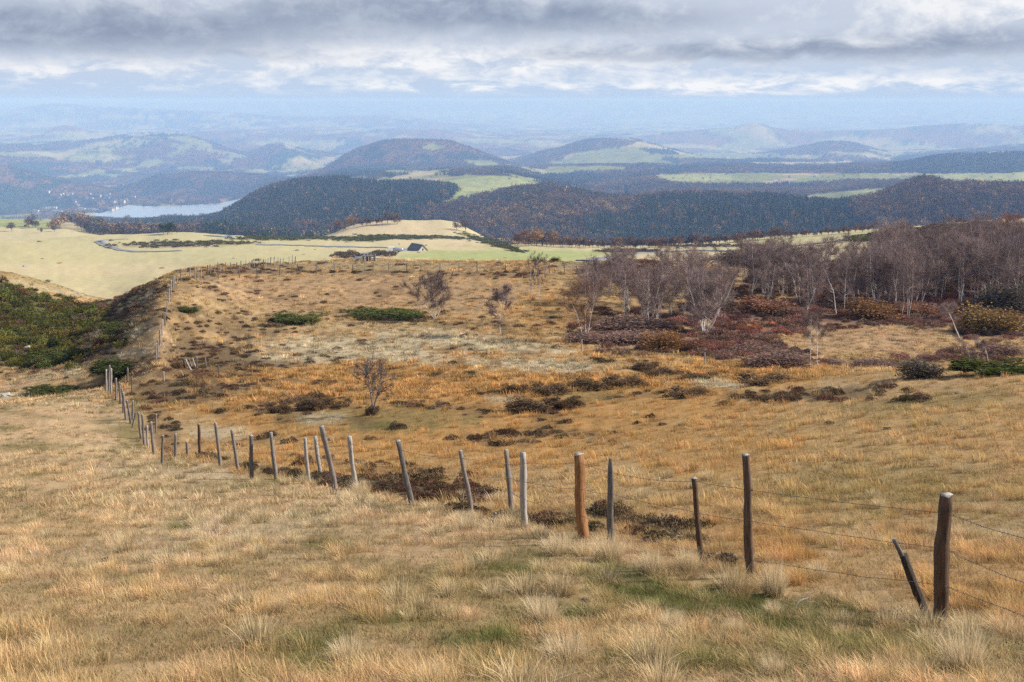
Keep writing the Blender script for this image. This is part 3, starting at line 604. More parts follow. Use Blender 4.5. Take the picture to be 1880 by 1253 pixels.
def leaves(P, size, seed=0, flat=0.0, up=None, asp=1.0):
    """a small quad at every point P, turned at random"""
    g = np.random.default_rng(seed); n = len(P)
    a = g.normal(size=(n, 3)); a[:, 2] *= (1-flat)
    if up is not None: a = a*.6 + up
    a /= np.linalg.norm(a, axis=1, keepdims=True)
    b = np.cross(a, g.normal(size=(n, 3))); b /= np.maximum(np.linalg.norm(b, axis=1, keepdims=True), 1e-6)
    s = size*g.uniform(.6, 1.3, n)[:, None]
    a = a*s*asp; b = b*s*.5
    V = np.stack([P-b*.6, P+a*.5-b, P+a, P+a*.5+b], 1)
    return V.reshape(-1, 3), [np.arange(4*n).reshape(n, 4)], np.repeat(g.uniform(0, 1, n), 4)
def join(parts):
    """parts: list of (V, faces, *per-vertex arrays)"""
    o = 0; Vs, Fs, ex = [], [], None
    for p in parts:
        Vs.append(p[0]); Fs += [f+o for f in p[1]]; o += len(p[0])
        ex = [[x] for x in p[2:]] if ex is None else [e+[x] for e, x in zip(ex, p[2:])]
    return (np.concatenate(Vs), Fs, *[np.concatenate(e) for e in (ex or [])])
def src(name, V, Fs, ramp, rnd, mat):
    me = mesh_np(name, V, Fs, [mat], smooth=False)
    attr(me, 'ramp', 'FLOAT', ramp); attr(me, 'rnd', 'FLOAT', rnd)
    return bpy.data.objects.new(name, me)

def scatter(name, P, rotz, scl, idx, tint, root, sources, label, tilt=None):
    """one ground-cover object: points that carry plants"""
    col = bpy.data.collections.new("plants_of_" + name)
    for i, s in enumerate(sources):
        s.name = f"{name}_{i:02d}"; col.objects.link(s)
    me = bpy.data.meshes.new(name); me.vertices.add(len(P)); me.vertices.foreach_set('co', np.asarray(P, np.float32).ravel())
    rot = np.zeros((len(P), 3)); rot[:, 2] = rotz
    if tilt is not None: rot[:, :2] = tilt
    attr(me, 'rot', 'FLOAT_VECTOR', rot); attr(me, 'scl', 'FLOAT_VECTOR', scl if np.ndim(scl) == 2 else np.repeat(np.asarray(scl)[:, None], 3, 1)); attr(me, 'idx', 'INT', idx)
    one = np.ones((len(P), 1)); attr(me, 'tint', 'FLOAT_COLOR', np.concatenate([tint, one], 1)); attr(me, 'root', 'FLOAT_COLOR', np.concatenate([root, one], 1))
    o = obj(name, me)
    ng = bpy.data.node_groups.new(name, 'GeometryNodeTree')
    ng.interface.new_socket('Geometry', in_out='INPUT', socket_type='NodeSocketGeometry'); ng.interface.new_socket('Geometry', in_out='OUTPUT', socket_type='NodeSocketGeometry')
    gi = ng.nodes.new('NodeGroupInput'); go = ng.nodes.new('NodeGroupOutput')
    ip = ng.nodes.new('GeometryNodeInstanceOnPoints'); ci = ng.nodes.new('GeometryNodeCollectionInfo')
    ci.inputs['Collection'].default_value = col; ci.inputs['Separate Children'].default_value = True; ci.inputs['Reset Children'].default_value = True
    ip.inputs['Pick Instance'].default_value = True
    def na(nm, typ):
        n = ng.nodes.new('GeometryNodeInputNamedAttribute'); n.data_type = typ; n.inputs[0].default_value = nm; return n.outputs[0]
    L = ng.links.new
    L(gi.outputs[0], ip.inputs['Points']); L(ci.outputs[0], ip.inputs['Instance'])
    L(na('idx', 'INT'), ip.inputs['Instance Index']); L(na('scl', 'FLOAT_VECTOR'), ip.inputs['Scale'])
    e2r = ng.nodes.new('FunctionNodeEulerToRotation'); L(na('rot', 'FLOAT_VECTOR'), e2r.inputs[0]); L(e2r.outputs[0], ip.inputs['Rotation'])
    L(ip.outputs[0], go.inputs[0])
    md = o.modifiers.new("growth", 'NODES'); md.node_group = ng
    tag(o, label, None, None, 'stuff')
    return o

def sample_cells(r0, r1, cmask, dens, maxper=400):
    """random points on terrain cells rows r0..r1: dens(distance array) per square metre"""
    a = np.stack([TX, TY, TZ], -1)
    p00 = a[r0:r1-1, :-1]; p01 = a[r0:r1-1, 1:]; p10 = a[r0+1:r1, :-1]; p11 = a[r0+1:r1, 1:]
    area = np.linalg.norm(np.cross(p01-p00, p10-p00), axis=-1)
    cen = (p00+p01+p10+p11)/4
    cpx, cpy = to_px(cen[..., 0], cen[..., 1], cen[..., 2])
    lam = area*dens(cen[..., 1], cpx, cpy, cen)*((cpx > cmask[0]) & (cpx < cmask[1]))
    k = np.minimum(rng.poisson(np.maximum(lam, 0)), maxper)
    ii, jj = np.nonzero(k); kk = k[ii, jj]
    ii = np.repeat(ii, kk); jj = np.repeat(jj, kk)
    u = rng.uniform(0, 1, len(ii))[:, None]; v = rng.uniform(0, 1, len(ii))[:, None]
    P = p00[ii, jj]*(1-u)*(1-v) + p01[ii, jj]*u*(1-v) + p10[ii, jj]*(1-u)*v + p11[ii, jj]*u*v
    return P, area
ROW = lambda k: int(np.searchsorted(TQ, k))

# ------------------------------------------------------------------ grass, heather, scrub
M_leaf = leaf_mat("dry_blades", .30, .38)
M_twiggy = leaf_mat("woody_stems", .12, .45)
LEAN = (-.30, .10)
tn = [src("t", *blades(58, .30, .080, .0042, (g_[0], g_[1]), .42, .6, i), M_leaf) for i, g_ in enumerate([(-.34, .06), (-.2, -.12), (-.42, .2), (-.05, .1)])]       # fine tuft
tn += [src("t", *blades(40, .15, .14, .0045, LEAN, .6, .7, 10+i), M_leaf) for i in range(3)]       # low lawn
tm = [src("t", *blades(34, .30, .15, .010, LEAN, .38, .6, 20+i), M_leaf) for i in range(4)] + [src("t", *blades(34, .16, .24, .011, LEAN, .65, .7, 30+i), M_leaf) for i in range(3)]
tf = [src("t", *blades(26, .30, .22, .021, LEAN, .40, .6, 40+i, 2), M_leaf) for i in range(3)] + [src("t", *blades(26, .17, .30, .024, LEAN, .7, .7, 50+i, 2), M_leaf) for i in range(3)]
def clump(n, rx, h, size, seed, asp=1.6):
    g = np.random.default_rng(seed)
    a = g.uniform(0, 2*np.pi, n); u = g.uniform(0, 1, n)**.5; z = np.sqrt(np.clip(1-u*u, 0, 1))*g.uniform(.35, 1, n)
    lump = 1 + .25*np.sin(a*3+seed) + .15*np.sin(a*5+2*seed)
    P = np.stack([rx*u*np.cos(a)*lump, rx*u*np.sin(a)*lump, h*z*lump], -1)
    V, Fs, rn = leaves(P, size, seed, up=np.stack([np.cos(a)*u*.5, np.sin(a)*u*.5, np.full(n, .9)], -1), asp=asp)
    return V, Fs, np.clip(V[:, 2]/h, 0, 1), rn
hc = [src("h", *clump(620, .30, .17, .023, 60+i, 2.6), M_twiggy) for i in range(4)]
bc = [src("b", *clump(520, .8, .75, .085, 70+i, 2.2), M_twiggy) for i in range(4)]

def grass_at(P, lod, name, label):
    px_, py_ = to_px(P[:, 0], P[:, 1], P[:, 2])
    w = cover(px_, py_, P[:, 0], P[:, 1])
    cw = np.cumsum(w, 1); k = (rng.uniform(0, 1, len(P))[:, None]*cw[:, -1:] > cw).sum(1).clip(0, len(KEYS)-1)
    ish = np.isin(k, [KI['heather'], KI['scrub'], KI['red'], KI['juniper'], KI['broom']])
    gr = ~ish
    Pg, kg = P[gr], k[gr]
    n = len(Pg)
    clumpy = fbm(Pg[:, 0]*1.6, Pg[:, 1]*1.6, 3, 91); broad = fbm(Pg[:, 0]*.35, Pg[:, 1]*.35, 3, 95)
    low = (clumpy < .53) | np.isin(kg, [KI['olive'], KI['green'], KI['tan']]) & (rng.uniform(0, 1, n) < .6)
    tall = np.clip((clumpy-.5)*6, 0, 1)
    nlow = {0: (4, 3), 1: (4, 3), 2: (3, 3)}[lod]
    idx = np.where(low, nlow[0]+rng.integers(0, nlow[1], n), rng.integers(0, nlow[0], n))
    hs = (HGT[kg]/.24)*(.62 + .5*tall + .25*(broad-.5))*rng.uniform(.75, 1.2, n)
    ws = rng.uniform(.8, 1.25, n)*(.8+.3*hs)
    hs = hs*(.82 if lod == 0 else 1.0)
    hs = np.where(low, np.clip(hs*1.05, .4, 1.0), hs)
    tint = (COL[kg]*.55 + (w[gr] @ COL)*.45) * (rng.uniform(.66, 1.30, n)*(.80+.40*tall+.6*(broad-.42)))[:, None]
    tint *= 1 + (rng.uniform(-.08, .08, (n, 3)))
    if lod == 2: tint *= (rng.choice([.4, .75, 1.05, 1.25, 1.5], n)*(.6+.8*fbm(Pg[:, 0]*.9, Pg[:, 1]*.6, 3, 83)))[:, None]; hs = hs*1.4; ws = ws*1.25
    tint = np.where((low & (rng.uniform(0, 1, n) < .13))[:, None] & np.isin(kg, [KI['straw'], KI['pale'], KI['olive'], KI['green']])[:, None], np.array([[.15, .165, .045]])*rng.uniform(.7, 1.2, (n, 1)), tint)
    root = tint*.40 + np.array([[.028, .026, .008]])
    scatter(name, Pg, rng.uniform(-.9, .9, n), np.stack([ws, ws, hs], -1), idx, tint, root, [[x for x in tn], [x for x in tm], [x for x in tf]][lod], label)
    return P[ish], k[ish]

def dn(y, px_, py_, c): return np.interp(y, [5, 9, 14, 22, 24], [85, 72, 48, 28, 0])
def dm(y, px_, py_, c): return np.interp(y, [19, 23, 30, 45, 60, 64], [0, 13, 10, 6.0, 4.2, 0])
def df(y, px_, py_, c): return np.interp(y, [56, 62, 80, 110, 150, 200, 215], [0, 5.0, 4.2, 3.2, 2.4, 1.6, 0])
woody = []
for lod, (d_, r0, r1, cm, nm, lb) in enumerate([(dn, 0, ROW(6.3), (-260, 2140), "near_grass", "dry straw coloured pasture grass with wind combed tips"), (dm, ROW(4), ROW(10.2), (-260, 2140), "moor_grass", "golden orange moor grass in the hollow"), (df, ROW(9), ROW(17), (-300, 2180), "knoll_grass", "pale and tawny grass over the knoll")]):
    P, _ = sample_cells(r0, r1, cm, d_)
    P = P[P[:, 1] < 230]
    hp, hk = grass_at(P, lod, nm, lb); woody.append((hp, hk, lod))
P = np.concatenate([w[0] for w in woody]); k = np.concatenate([w[1] for w in woody]); lodw = np.concatenate([np.full(len(w[0]), w[2]) for w in woody])
keep = (rng.uniform(0, 1, len(P)) < np.where(lodw == 0, .20, np.where(lodw == 1, .50, .28))) & ~((P[:, 1] < 45) & inpoly(*to_px(P[:, 0], P[:, 1], P[:, 2]), NEARPOLY))
isb = np.isin(k, [KI['broom'], KI['juniper']])
def woody_cover(name, label, sel, sources, base, grow):
    p, kk = P[sel], k[sel]; n = len(p)
    big = fbm(p[:, 0]*.25, p[:, 1]*.25, 3, 97)
    s = base*rng.uniform(.5, 1.25, n)*(.5+1.0*big)*np.interp(p[:, 1], [10, 40, 120, 200], grow)
    t = COL[kk]*(rng.uniform(.55, 1.45, n)*(.45+1.1*big))[:, None]; t[:, 0] *= 1 + .5*np.clip(fbm(p[:, 0]*.4+8, p[:, 1]*.4, 2, 57)-.45, 0, 1)*2
    t = t*(1 + rng.uniform(-.12, .12, (n, 3)))
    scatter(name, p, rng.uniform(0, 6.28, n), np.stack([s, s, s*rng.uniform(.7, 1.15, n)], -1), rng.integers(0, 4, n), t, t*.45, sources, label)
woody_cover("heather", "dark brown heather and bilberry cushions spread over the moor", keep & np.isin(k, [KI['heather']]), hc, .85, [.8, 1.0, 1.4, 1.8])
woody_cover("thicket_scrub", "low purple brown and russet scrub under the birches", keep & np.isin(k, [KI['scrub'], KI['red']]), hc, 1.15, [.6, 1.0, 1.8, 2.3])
fb = rng.uniform(0, 1, len(P)) < np.clip((fbm(P[:, 0]*.12, P[:, 1]*.12, 3, 55)-.3)*2.4, .25, 1)
k = np.where(isb & ~fb & (rng.uniform(0, 1, len(P)) < .15), KI['heather'], k)
woody_cover("broom_scrub", "green broom covering the flank of the gully", keep & isb, bc, .72, [.3, .6, 1.0, 1.4])

def dtuft(y, px_, py_, c):
    nearside = inpoly(px_, py_, NEARPOLY); q = fbm(c[..., 0]*.5, c[..., 1]*.5, 3, 88)
    fy = np.interp(px_, [0, 300, 400, 653, 866, 1122, 1379, 1733, 1900], [745, 850, 856, 906, 946, 998, 1062, 1148, 1175])
    rim_ = np.exp(-((py_-fy-14)/22)**2)
    return np.interp(y, [5, 8, 20, 45, 50], [.7, .7, .55, .4, 0])*(nearside*(np.clip((q-.48)*5, 0, 1)*1.3 + rim_*2.2 + .12) + (~nearside)*.10)
P3, _ = sample_cells(0, ROW(8.5), (-260, 2140), dtuft); n = len(P3)
t = np.array([[.80, .63, .37]])*rng.uniform(.75, 1.1, (n, 1)); s = rng.uniform(.6, 1.25, n)
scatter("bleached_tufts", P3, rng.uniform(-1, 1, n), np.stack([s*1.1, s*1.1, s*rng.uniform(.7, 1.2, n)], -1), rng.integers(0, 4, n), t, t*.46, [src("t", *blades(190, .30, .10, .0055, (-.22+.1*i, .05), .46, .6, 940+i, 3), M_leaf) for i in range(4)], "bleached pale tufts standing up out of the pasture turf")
def dfield(y, px_, py_, c):
    w = cover(px_, py_, c[..., 0], c[..., 1]); q = w[..., KI['broom']]*.10 + (w[..., KI['heather']]+w[..., KI['scrub']])*.10 + (fbm(c[..., 0]*.02, c[..., 1]*.02, 3, 59) > .62)*.0010 + .0001
    return q*np.interp(y, [200, 225, 500, 1050, 1120], [0, 2.2, 1.0, .55, 0])
P2, _ = sample_cells(ROW(15), SPLIT+1, (-200, 2080), dfield)
P2 = P2[P2[:, 1] > 215]; w2 = cover(*to_px(P2[:, 0], P2[:, 1], P2[:, 2]), P2[:, 0], P2[:, 1]); n = len(P2)
kk = np.where(w2[:, KI['broom']] > .25, KI['broom'], np.where(w2[:, KI['heather']]+w2[:, KI['scrub']] > .25, KI['heather'], np.where(rng.uniform(0, 1, n) < .5, KI['tan'], KI['heather'])))
t = COL[kk]*rng.uniform(.6, 1.3, (n, 1)); s = rng.uniform(.6, 1.6, n)*np.where(np.isin(kk, [KI['broom'], KI['heather']]), 1.5, 1.0)
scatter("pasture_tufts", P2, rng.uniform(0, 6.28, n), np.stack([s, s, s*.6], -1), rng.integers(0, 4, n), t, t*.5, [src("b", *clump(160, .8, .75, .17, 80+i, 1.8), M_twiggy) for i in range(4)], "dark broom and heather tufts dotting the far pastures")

# ------------------------------------------------------------------ distant woods
M_wood = leaf_mat("distant_foliage", .1, .4)
def conifer_src(seed):
    g = np.random.default_rng(seed); parts = []
    for i in range(7):
        z0 = .10 + .125*i; r = .20*(1-i/7.6)*g.uniform(.8, 1.15); h = .24
        m = 7; a = np.arange(m)*2*np.pi/m + g.uniform(0, 1)
        rr = r*g.uniform(.65, 1.25, m)
        V = np.concatenate([np.stack([rr*np.cos(a), rr*np.sin(a), np.full(m, z0)-g.uniform(0, .05, m)], -1), [[0, 0, min(z0+h, 1.0)]]])
        T = np.stack([np.arange(m), (np.arange(m)+1) % m, np.full(m, m)], -1)
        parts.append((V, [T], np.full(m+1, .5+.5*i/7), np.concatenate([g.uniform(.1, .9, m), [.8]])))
    return join(parts)
def crown_src(seed, n=130):
    g = np.random.default_rng(seed)
    lob = g.normal(size=(9, 3))*[.24, .24, .20] + [0, 0, .60]
    c = lob[g.integers(0, 9, n)]; P = c + g.normal(size=(n, 3))*[.12, .12, .12]
    V, Fs, rn = leaves(P, .15, seed, asp=1.0)
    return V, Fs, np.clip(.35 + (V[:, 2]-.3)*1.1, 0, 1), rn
con_s = [src("c", *conifer_src(100+i), M_wood) for i in range(4)]
lea_s = [src("l", *crown_src(110+i), M_wood) for i in range(4)]
def wood(name, label, which, sources, hgt, tints, dens):
    def d(y, px_, py_, c):
        col, con, lea = far_cover(px_, py_, c[..., 0], c[..., 1])
        return (con if which == 0 else lea)*np.interp(y, [1000, 2800, 4500, 7500, 11500, 12000], dens)
    P, _ = sample_cells(SPLIT, ROW(len(NEAR)+26.5), (-150, 2030), d, 60)
    n = len(P)
    P = P[~inpoly(P[:, 0], P[:, 1], [q[:2] for q in lk])]; n = len(P)
    h = hgt*rng.uniform(.55, 1.2, n)*np.interp(P[:, 1], [1000, 2300, 3000, 5000, 11000], [.85, .85, .58, .62, 1.1])
    T = np.array(tints); kk = rng.integers(0, len(T), n); pat = fbm(P[:, 0]/130, P[:, 1]/200, 3, 99)
    kk = np.where(rng.uniform(0, 1, n) < .55, (pat*1.35*len(T)-.25*len(T)).astype(int).clip(0, len(T)-1), kk)
    t = T[kk]*rng.uniform(.65, 1.35, (n, 1))
    w_ = h*rng.uniform(.85, 1.25, n)*(1.0 if which == 0 else 1.05)
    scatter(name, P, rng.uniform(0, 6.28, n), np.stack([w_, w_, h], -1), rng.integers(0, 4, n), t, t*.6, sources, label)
    return n
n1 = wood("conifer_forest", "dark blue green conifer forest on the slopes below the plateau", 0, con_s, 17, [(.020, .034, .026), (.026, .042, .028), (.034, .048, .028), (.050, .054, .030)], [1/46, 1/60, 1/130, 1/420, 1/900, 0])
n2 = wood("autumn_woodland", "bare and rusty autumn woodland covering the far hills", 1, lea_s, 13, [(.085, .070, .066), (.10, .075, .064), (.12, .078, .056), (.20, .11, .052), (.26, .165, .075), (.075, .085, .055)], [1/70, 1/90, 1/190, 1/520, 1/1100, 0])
print("forest trees", n1, n2)

# ------------------------------------------------------------------ tubes
def tube(path, radii, sides=6, cap=True, jitter=0.0, seed=0):
    P = np.asarray(path, float); n = len(P); r = np.asarray(radii, float)
    T = np.gradient(P, axis=0); T /= np.maximum(np.linalg.norm(T, axis=1, keepdims=True), 1e-9)
    ref = np.array([1.0, 0, 0]) if abs(T[0][0]) < .8 else np.array([0, 1.0, 0])
    A = np.cross(T, ref); A /= np.maximum(np.linalg.norm(A, axis=1, keepdims=True), 1e-9); B = np.cross(T, A)
    a = np.arange(sides)*2*np.pi/sides
    k = np.ones((n, sides))
    if jitter: 
        g = np.random.default_rng(seed); k = 1 + jitter*(g.uniform(-1, 1, sides)[None]*.8 + g.uniform(-1, 1, (n, sides))*.35)
    V = P[:, None] + (r[:, None]*k)[..., None]*(np.cos(a)[None, :, None]*A[:, None] + np.sin(a)[None, :, None]*B[:, None])
    i = np.arange(n*sides).reshape(n, sides); j = np.roll(i, -1, 1)
    Q = np.stack([i[:-1], j[:-1], j[1:], i[1:]], -1).reshape(-1, 4)
    return V.reshape(-1, 3), Q, i[-1], P[-1]

# ------------------------------------------------------------------ materials for wood and metal
def wood_mat(name, c1, c2, grain=26, green=0.0):
    m = bpy.data.materials.new(name); m.use_nodes = True; nt = m.node_tree; b = nt.nodes['Principled BSDF']
    b.inputs['Roughness'].default_value = .85; b.inputs['Specular IOR Level'].default_value = .2
    tcn = node(nt, 'ShaderNodeTexCoord'); mp = node(nt, 'ShaderNodeMapping'); mp.inputs['Scale'].default_value = (grain, grain, grain*.09)
    nt.links.new(tcn.outputs['Object'], mp.inputs[0])
    n1 = noise(nt, mp.outputs[0], 2.2, 7, .65, .4); n2 = noise(nt, tcn.outputs['Object'], 5.0, 4); n3 = noise(nt, mp.outputs[0], 7.0, 3, .6)
    c = mixc(nt, n1.smooth(.32, .66), c1, c2)
    c = mixc(nt, n2.smooth(.55, .75) * .35, c, tuple(.45*q for q in c1))
    c = mixc(nt, n3.smooth(.38, .25) * .75, c, tuple(.22*q for q in c1))           # drying cracks
    nt.links.new(c, b.inputs['Base Color'])
    bp = node(nt, 'ShaderNodeBump'); bp.inputs['Strength'].default_value = .9; bp.inputs['Distance'].default_value = .006
    nt.links.new((n1 + n3).s, bp.inputs['Height']); nt.links.new(bp.outputs[0], b.inputs['Normal'])
    return m
WOODS = dict(
 dark=wood_mat("dark_brown_wood", (.060, .036, .024), (.135, .080, .050)), brown=wood_mat("brown_bark_wood", (.075, .048, .034), (.17, .11, .075)),
 grey=wood_mat("weathered_grey_wood", (.125, .105, .090), (.26, .225, .195)), slate=wood_mat("dark_grey_wood", (.085, .075, .070), (.19, .17, .155)),
 pale=wood_mat("silver_grey_wood", (.22, .19, .165), (.43, .39, .345)), orange=wood_mat("fresh_split_wood", (.17, .078, .034), (.38, .19, .08), 22),
 black=wood_mat("charred_dark_wood", (.022, .018, .016), (.075, .055, .045)), endg=wood_mat("pale_end_grain", (.24, .21, .18), (.46, .42, .37), 14))
def plain(name, col, rough=.8, metal=0.0, var=.25, scale=8):
    m = bpy.data.materials.new(name); m.use_nodes = True; nt = m.node_tree; b = nt.nodes['Principled BSDF']
    b.inputs['Roughness'].default_value = rough; b.inputs['Metallic'].default_value = metal
    n = noise(nt, node(nt, 'ShaderNodeTexCoord').outputs['Object'], scale, 4)
    v = (n - .5)*(2*var) + 1.0
    c = mixc(nt, 1.0, col, comb(nt, v, v, v), 'MULTIPLY'); nt.links.new(c, b.inputs['Base Color'])
    return m
M_wire = plain("rusty_galvanised_wire", (.13, .11, .10), .6, .2, .4, 30)

# ------------------------------------------------------------------ fences
def post_mesh(name, base, top, r, wood, seed, endcut=True, point=False, split=False, bend=None):
    """an irregular stake from base to top (both in the thing's own space)"""
    g = np.random.default_rng(seed)
    base = np.array(base); top = np.array(top); ax = top-base; L = np.linalg.norm(ax)
    under = base - ax/L*.18
    n = 13 if r > .03 else 9
    u = np.linspace(0, 1, n); P = under[None] + (top-under)[None]*u[:, None]
    b = g.normal(0, .06*r if bend is None else bend, 2); wob = np.sin(u*np.pi*g.uniform(.8, 2.2)+g.uniform(0, 3))*np.sin(u*np.pi)
    P[:, 0] += wob*(r*.22+b[0]); P[:, 1] += np.cos(u*3+seed)*r*.15
    rr = r*(1.08 - .16*u)*(1+.07*np.sin(u*9+seed)+.05*np.sin(u*23+2*seed))
    if point: rr[-3:] *= [.92, .72, .35]
    V, Q, ring, tip = tube(P, rr, 12 if r > .03 else 7, jitter=.16 if not split else .28, seed=seed)
    c = V[ring].mean(0) + np.array([0, 0, r*.06])
    V[ring, 2] += g.uniform(-.10, .22, len(ring))*r*(1.4 if endcut else .6)
    V = np.concatenate([V, [c]]); k = len(V)-1
    T = np.stack([ring, np.roll(ring, -1), np.full(len(ring), k)], -1)
    mi = np.concatenate([np.zeros(len(Q), int), np.ones(len(T), int)])
    me = mesh_np(name, V, [Q, T], [WOODS[wood], WOODS['endg'] if endcut else WOODS[wood]], True, mi)
    return me
def knots(base, top, r, at, seed):
    """short branch stubs on a stake"""
    parts = []; base = np.array(base); top = np.array(top)
    for u, side, ln in at:
        p = base + (top-base)*u
        q = p + np.array([side*(r+ln), -.2*r, ln*.9])
        V, Q, ring, tip = tube([p, (p+q)/2, q], [r*.55, r*.5, r*.28], 7)
        k = len(V); V = np.concatenate([V, [tip]]); parts.append((V, [Q, np.stack([ring, np.roll(ring, -1), np.full(len(ring), k)], -1)]))
    return join(parts)

# foreground fence: (top column, top row, foot column, foot row, width in pixels, wood, label or None, options)
FP = [
 (2165, 1000, 2140, 1320, 24, 'brown', None, {}),
 (1741, 912, 1724, 1147, 27, 'dark', "thick dark brown post with a flat pale sawn top", {}),
 (1371, 837, 1379, 1061, 16, 'brown', "tall brown barky post with knots and sawn top", dict(kn=[(.72, 1, .012), (.42, -1, .018), (.20, -1, .008)])),
 (1275, 880, 1289, 1043, 10.5, 'dark', "thin dark brown stake leaning slightly", {}),
 (1120, 840, 1122, 999, 12.5, 'slate', "dark grey post with a rounded top", dict(point=True)),
 (1063, 836, 1071, 988, 19, 'orange', "new orange split post, the brightest of the fence", dict(split=True)),
 (960, 833, 964, 973, 11.5, 'pale', "silver grey post behind the grass tussocks", {}),
 (929, 828, 938, 940, 10, 'grey', "greyish brown post just behind the silver grey one", {}),
 (845, 829, 866, 947, 9.5, 'grey', "crooked grey stake leaning back", dict(bend=.012)),
 (731, 809, 756, 927, 9.5, 'slate', "strongly leaning dark grey stake", {}),
 (641, 802, 653, 907, 8.5, 'pale', "slim silver grey stake leaning", {}),
 (590, 784, 615, 900, 10.5, 'grey', "tall thick knotty post leaning, pale cut top", dict(kn=[(.84, 1, .05), (.86, -1, .006)])),
 (579, 802, 588, 872, 7, 'pale', None, {}), (560, 805, 567, 885, 6.5, 'pale', None, {}), (497, 795, 507, 880, 7.2, 'grey', None, {}),
 (461, 800, 462, 881, 7, 'slate', None, {}), (426, 790, 437, 868, 6, 'grey', None, dict(bend=.02)), (396, 777, 405, 856, 6, 'grey', None, dict(bend=.02)),
 (365, 779, 368, 841, 5.4, 'dark', "straight dark brown post at the bend", {}), (343, 812, 345, 840, 5, 'grey', None, {}), (322, 797, 322, 848, 5, 'grey', None, {}),
 (299, 800, 297, 852, 4.6, 'slate', None, {}), (277, 775, 283, 835, 5.2, 'grey', None, {}), (270, 782, 271, 823, 4, 'pale', None, {}), (261, 761, 265, 818, 4, 'grey', None, {}), (254, 757, 259, 806, 4.2, 'grey', None, {}),
 (244, 736, 243, 772, 4, 'grey', None, {}), (233, 736, 240, 778, 4.4, 'slate', None, {}), (226, 721, 231, 772, 3.8, 'grey', None, {}), (224, 714, 226, 759, 3.4, 'grey', None, {}), (219, 702, 221, 742, 3.5, 'slate', None, {}),
 (213, 695, 213, 736, 3.6, 'grey', None, {}), (204, 677, 204, 723, 3.6, 'pale', None, {}), (201, 671, 199, 720, 3.4, 'grey', None, {}), (195, 679, 195, 719, 3.6, 'pale', None, {}),
]
def make_fence(name, rows, label, group, strands, wire_r, barb_to, minw=0.0):
    pts = []
    for (a, b, c, d, w, wd, lb, op) in rows:
        p = ray(c, d); s = p.y
        q = at_depth(a, b, p.y)
        if d-b > 100: q = q + Vector((0, (.02 if wd != 'slate' else -.03)*(q.z-p.z), 0))
        pts.append((p, q, w*p.y/F*.5*1.03, wd, lb, op))
    o = pts[len(pts)//2][0]; root = empty(name, o); tag(root, label, "fence", group)
    ks = []
    for i, (p, q, r, wd, lb, op) in enumerate(pts):
        me = post_mesh("post", p-o, q-o, max(r, minw), wd, 300+i+len(rows), op.get('cut', True), op.get('point', False), op.get('split', False), op.get('bend'))
        po = obj("post", me, root); ks.append(po)
        if lb: po['label'] = lb
        if 'kn' in op:
            for kk in op['kn']:
                V, Fs = knots(p-o, q-o, r, [kk], i)[:2]
                ko = obj("knot", mesh_np("knot", V, Fs, [WOODS[wd]]), po)
    for si, fr in enumerate(strands):
        parts = []
        def flush():
            if parts:
                V, Fs = join(parts)[:2]; obj("barbed_wire", mesh_np("barbed_wire", V, Fs, [M_wire]), root); parts.clear()
        g = np.random.default_rng(500+si)
        for i in range(len(pts)-1):
            (p0, q0, r0, *_), (p1, q1, r1, *_) = pts[i], pts[i+1]
            f0 = fr[i] if isinstance(fr, list) and i < len(fr) else (fr[-1] if isinstance(fr, list) else fr)
            f1 = fr[i+1] if isinstance(fr, list) and i+1 < len(fr) else (fr[-1] if isinstance(fr, list) else fr)
            if f0 < 0 or f1 < 0: flush(); continue
            a = np.array(p0 + (q0-p0)*f0 - o + Vector((0, -r0, 0))); b = np.array(p1 + (q1-p1)*f1 - o + Vector((0, -r1, 0)))
            L = np.linalg.norm(b-a)
            if L > 14: flush(); continue
            u = np.linspace(0, 1, 9); P = a + (b-a)*u[:, None]; sg = g.uniform(.2, 1.2); P[:, 2] -= .035*L*.4*4*u*(1-u)*sg
            P[1:-1] += g.normal(0, .004, (7, 3))
            V, Q, *_ = tube(P, np.full(9, wire_r), 4); parts.append((V, [Q]))
            if p0.y < barb_to:
                for t in np.arange(.06, L, .13)/L:
                    c = a + (b-a)*t; x_ = t*8; i_ = min(int(x_), 7); c = P[i_] + (P[i_+1]-P[i_])*(x_-i_)
                    for s_ in (-1, 1):
                        e = g.normal(0, 1, 3); e /= np.linalg.norm(e); V, Q, *_ = tube([c-e*.016, c+e*.016], [wire_r*.8, wire_r*.5], 3); parts.append((V, [Q]))
        flush()
    return root, pts
T_ = [.88, .88, .73, .98, .85, .92, .88, .80, .90, .88, .88, .70, .85, .9]
M_ = [.61, .61, .48, .63, .60, .61, .64, .58, .62, .60, .58, .50, .55, .6]
B_ = [.33, .33, .16, .20, .20, .29, .41, .36, .30, .28, .25, .25, .2, -1]
front_fence, FPT = make_fence("barbed_wire_fence", FP, "barbed wire fence of mismatched leaning posts crossing the slope beside the straw pasture", "wire fences on the moor", [T_, M_, B_], .0029, 30)

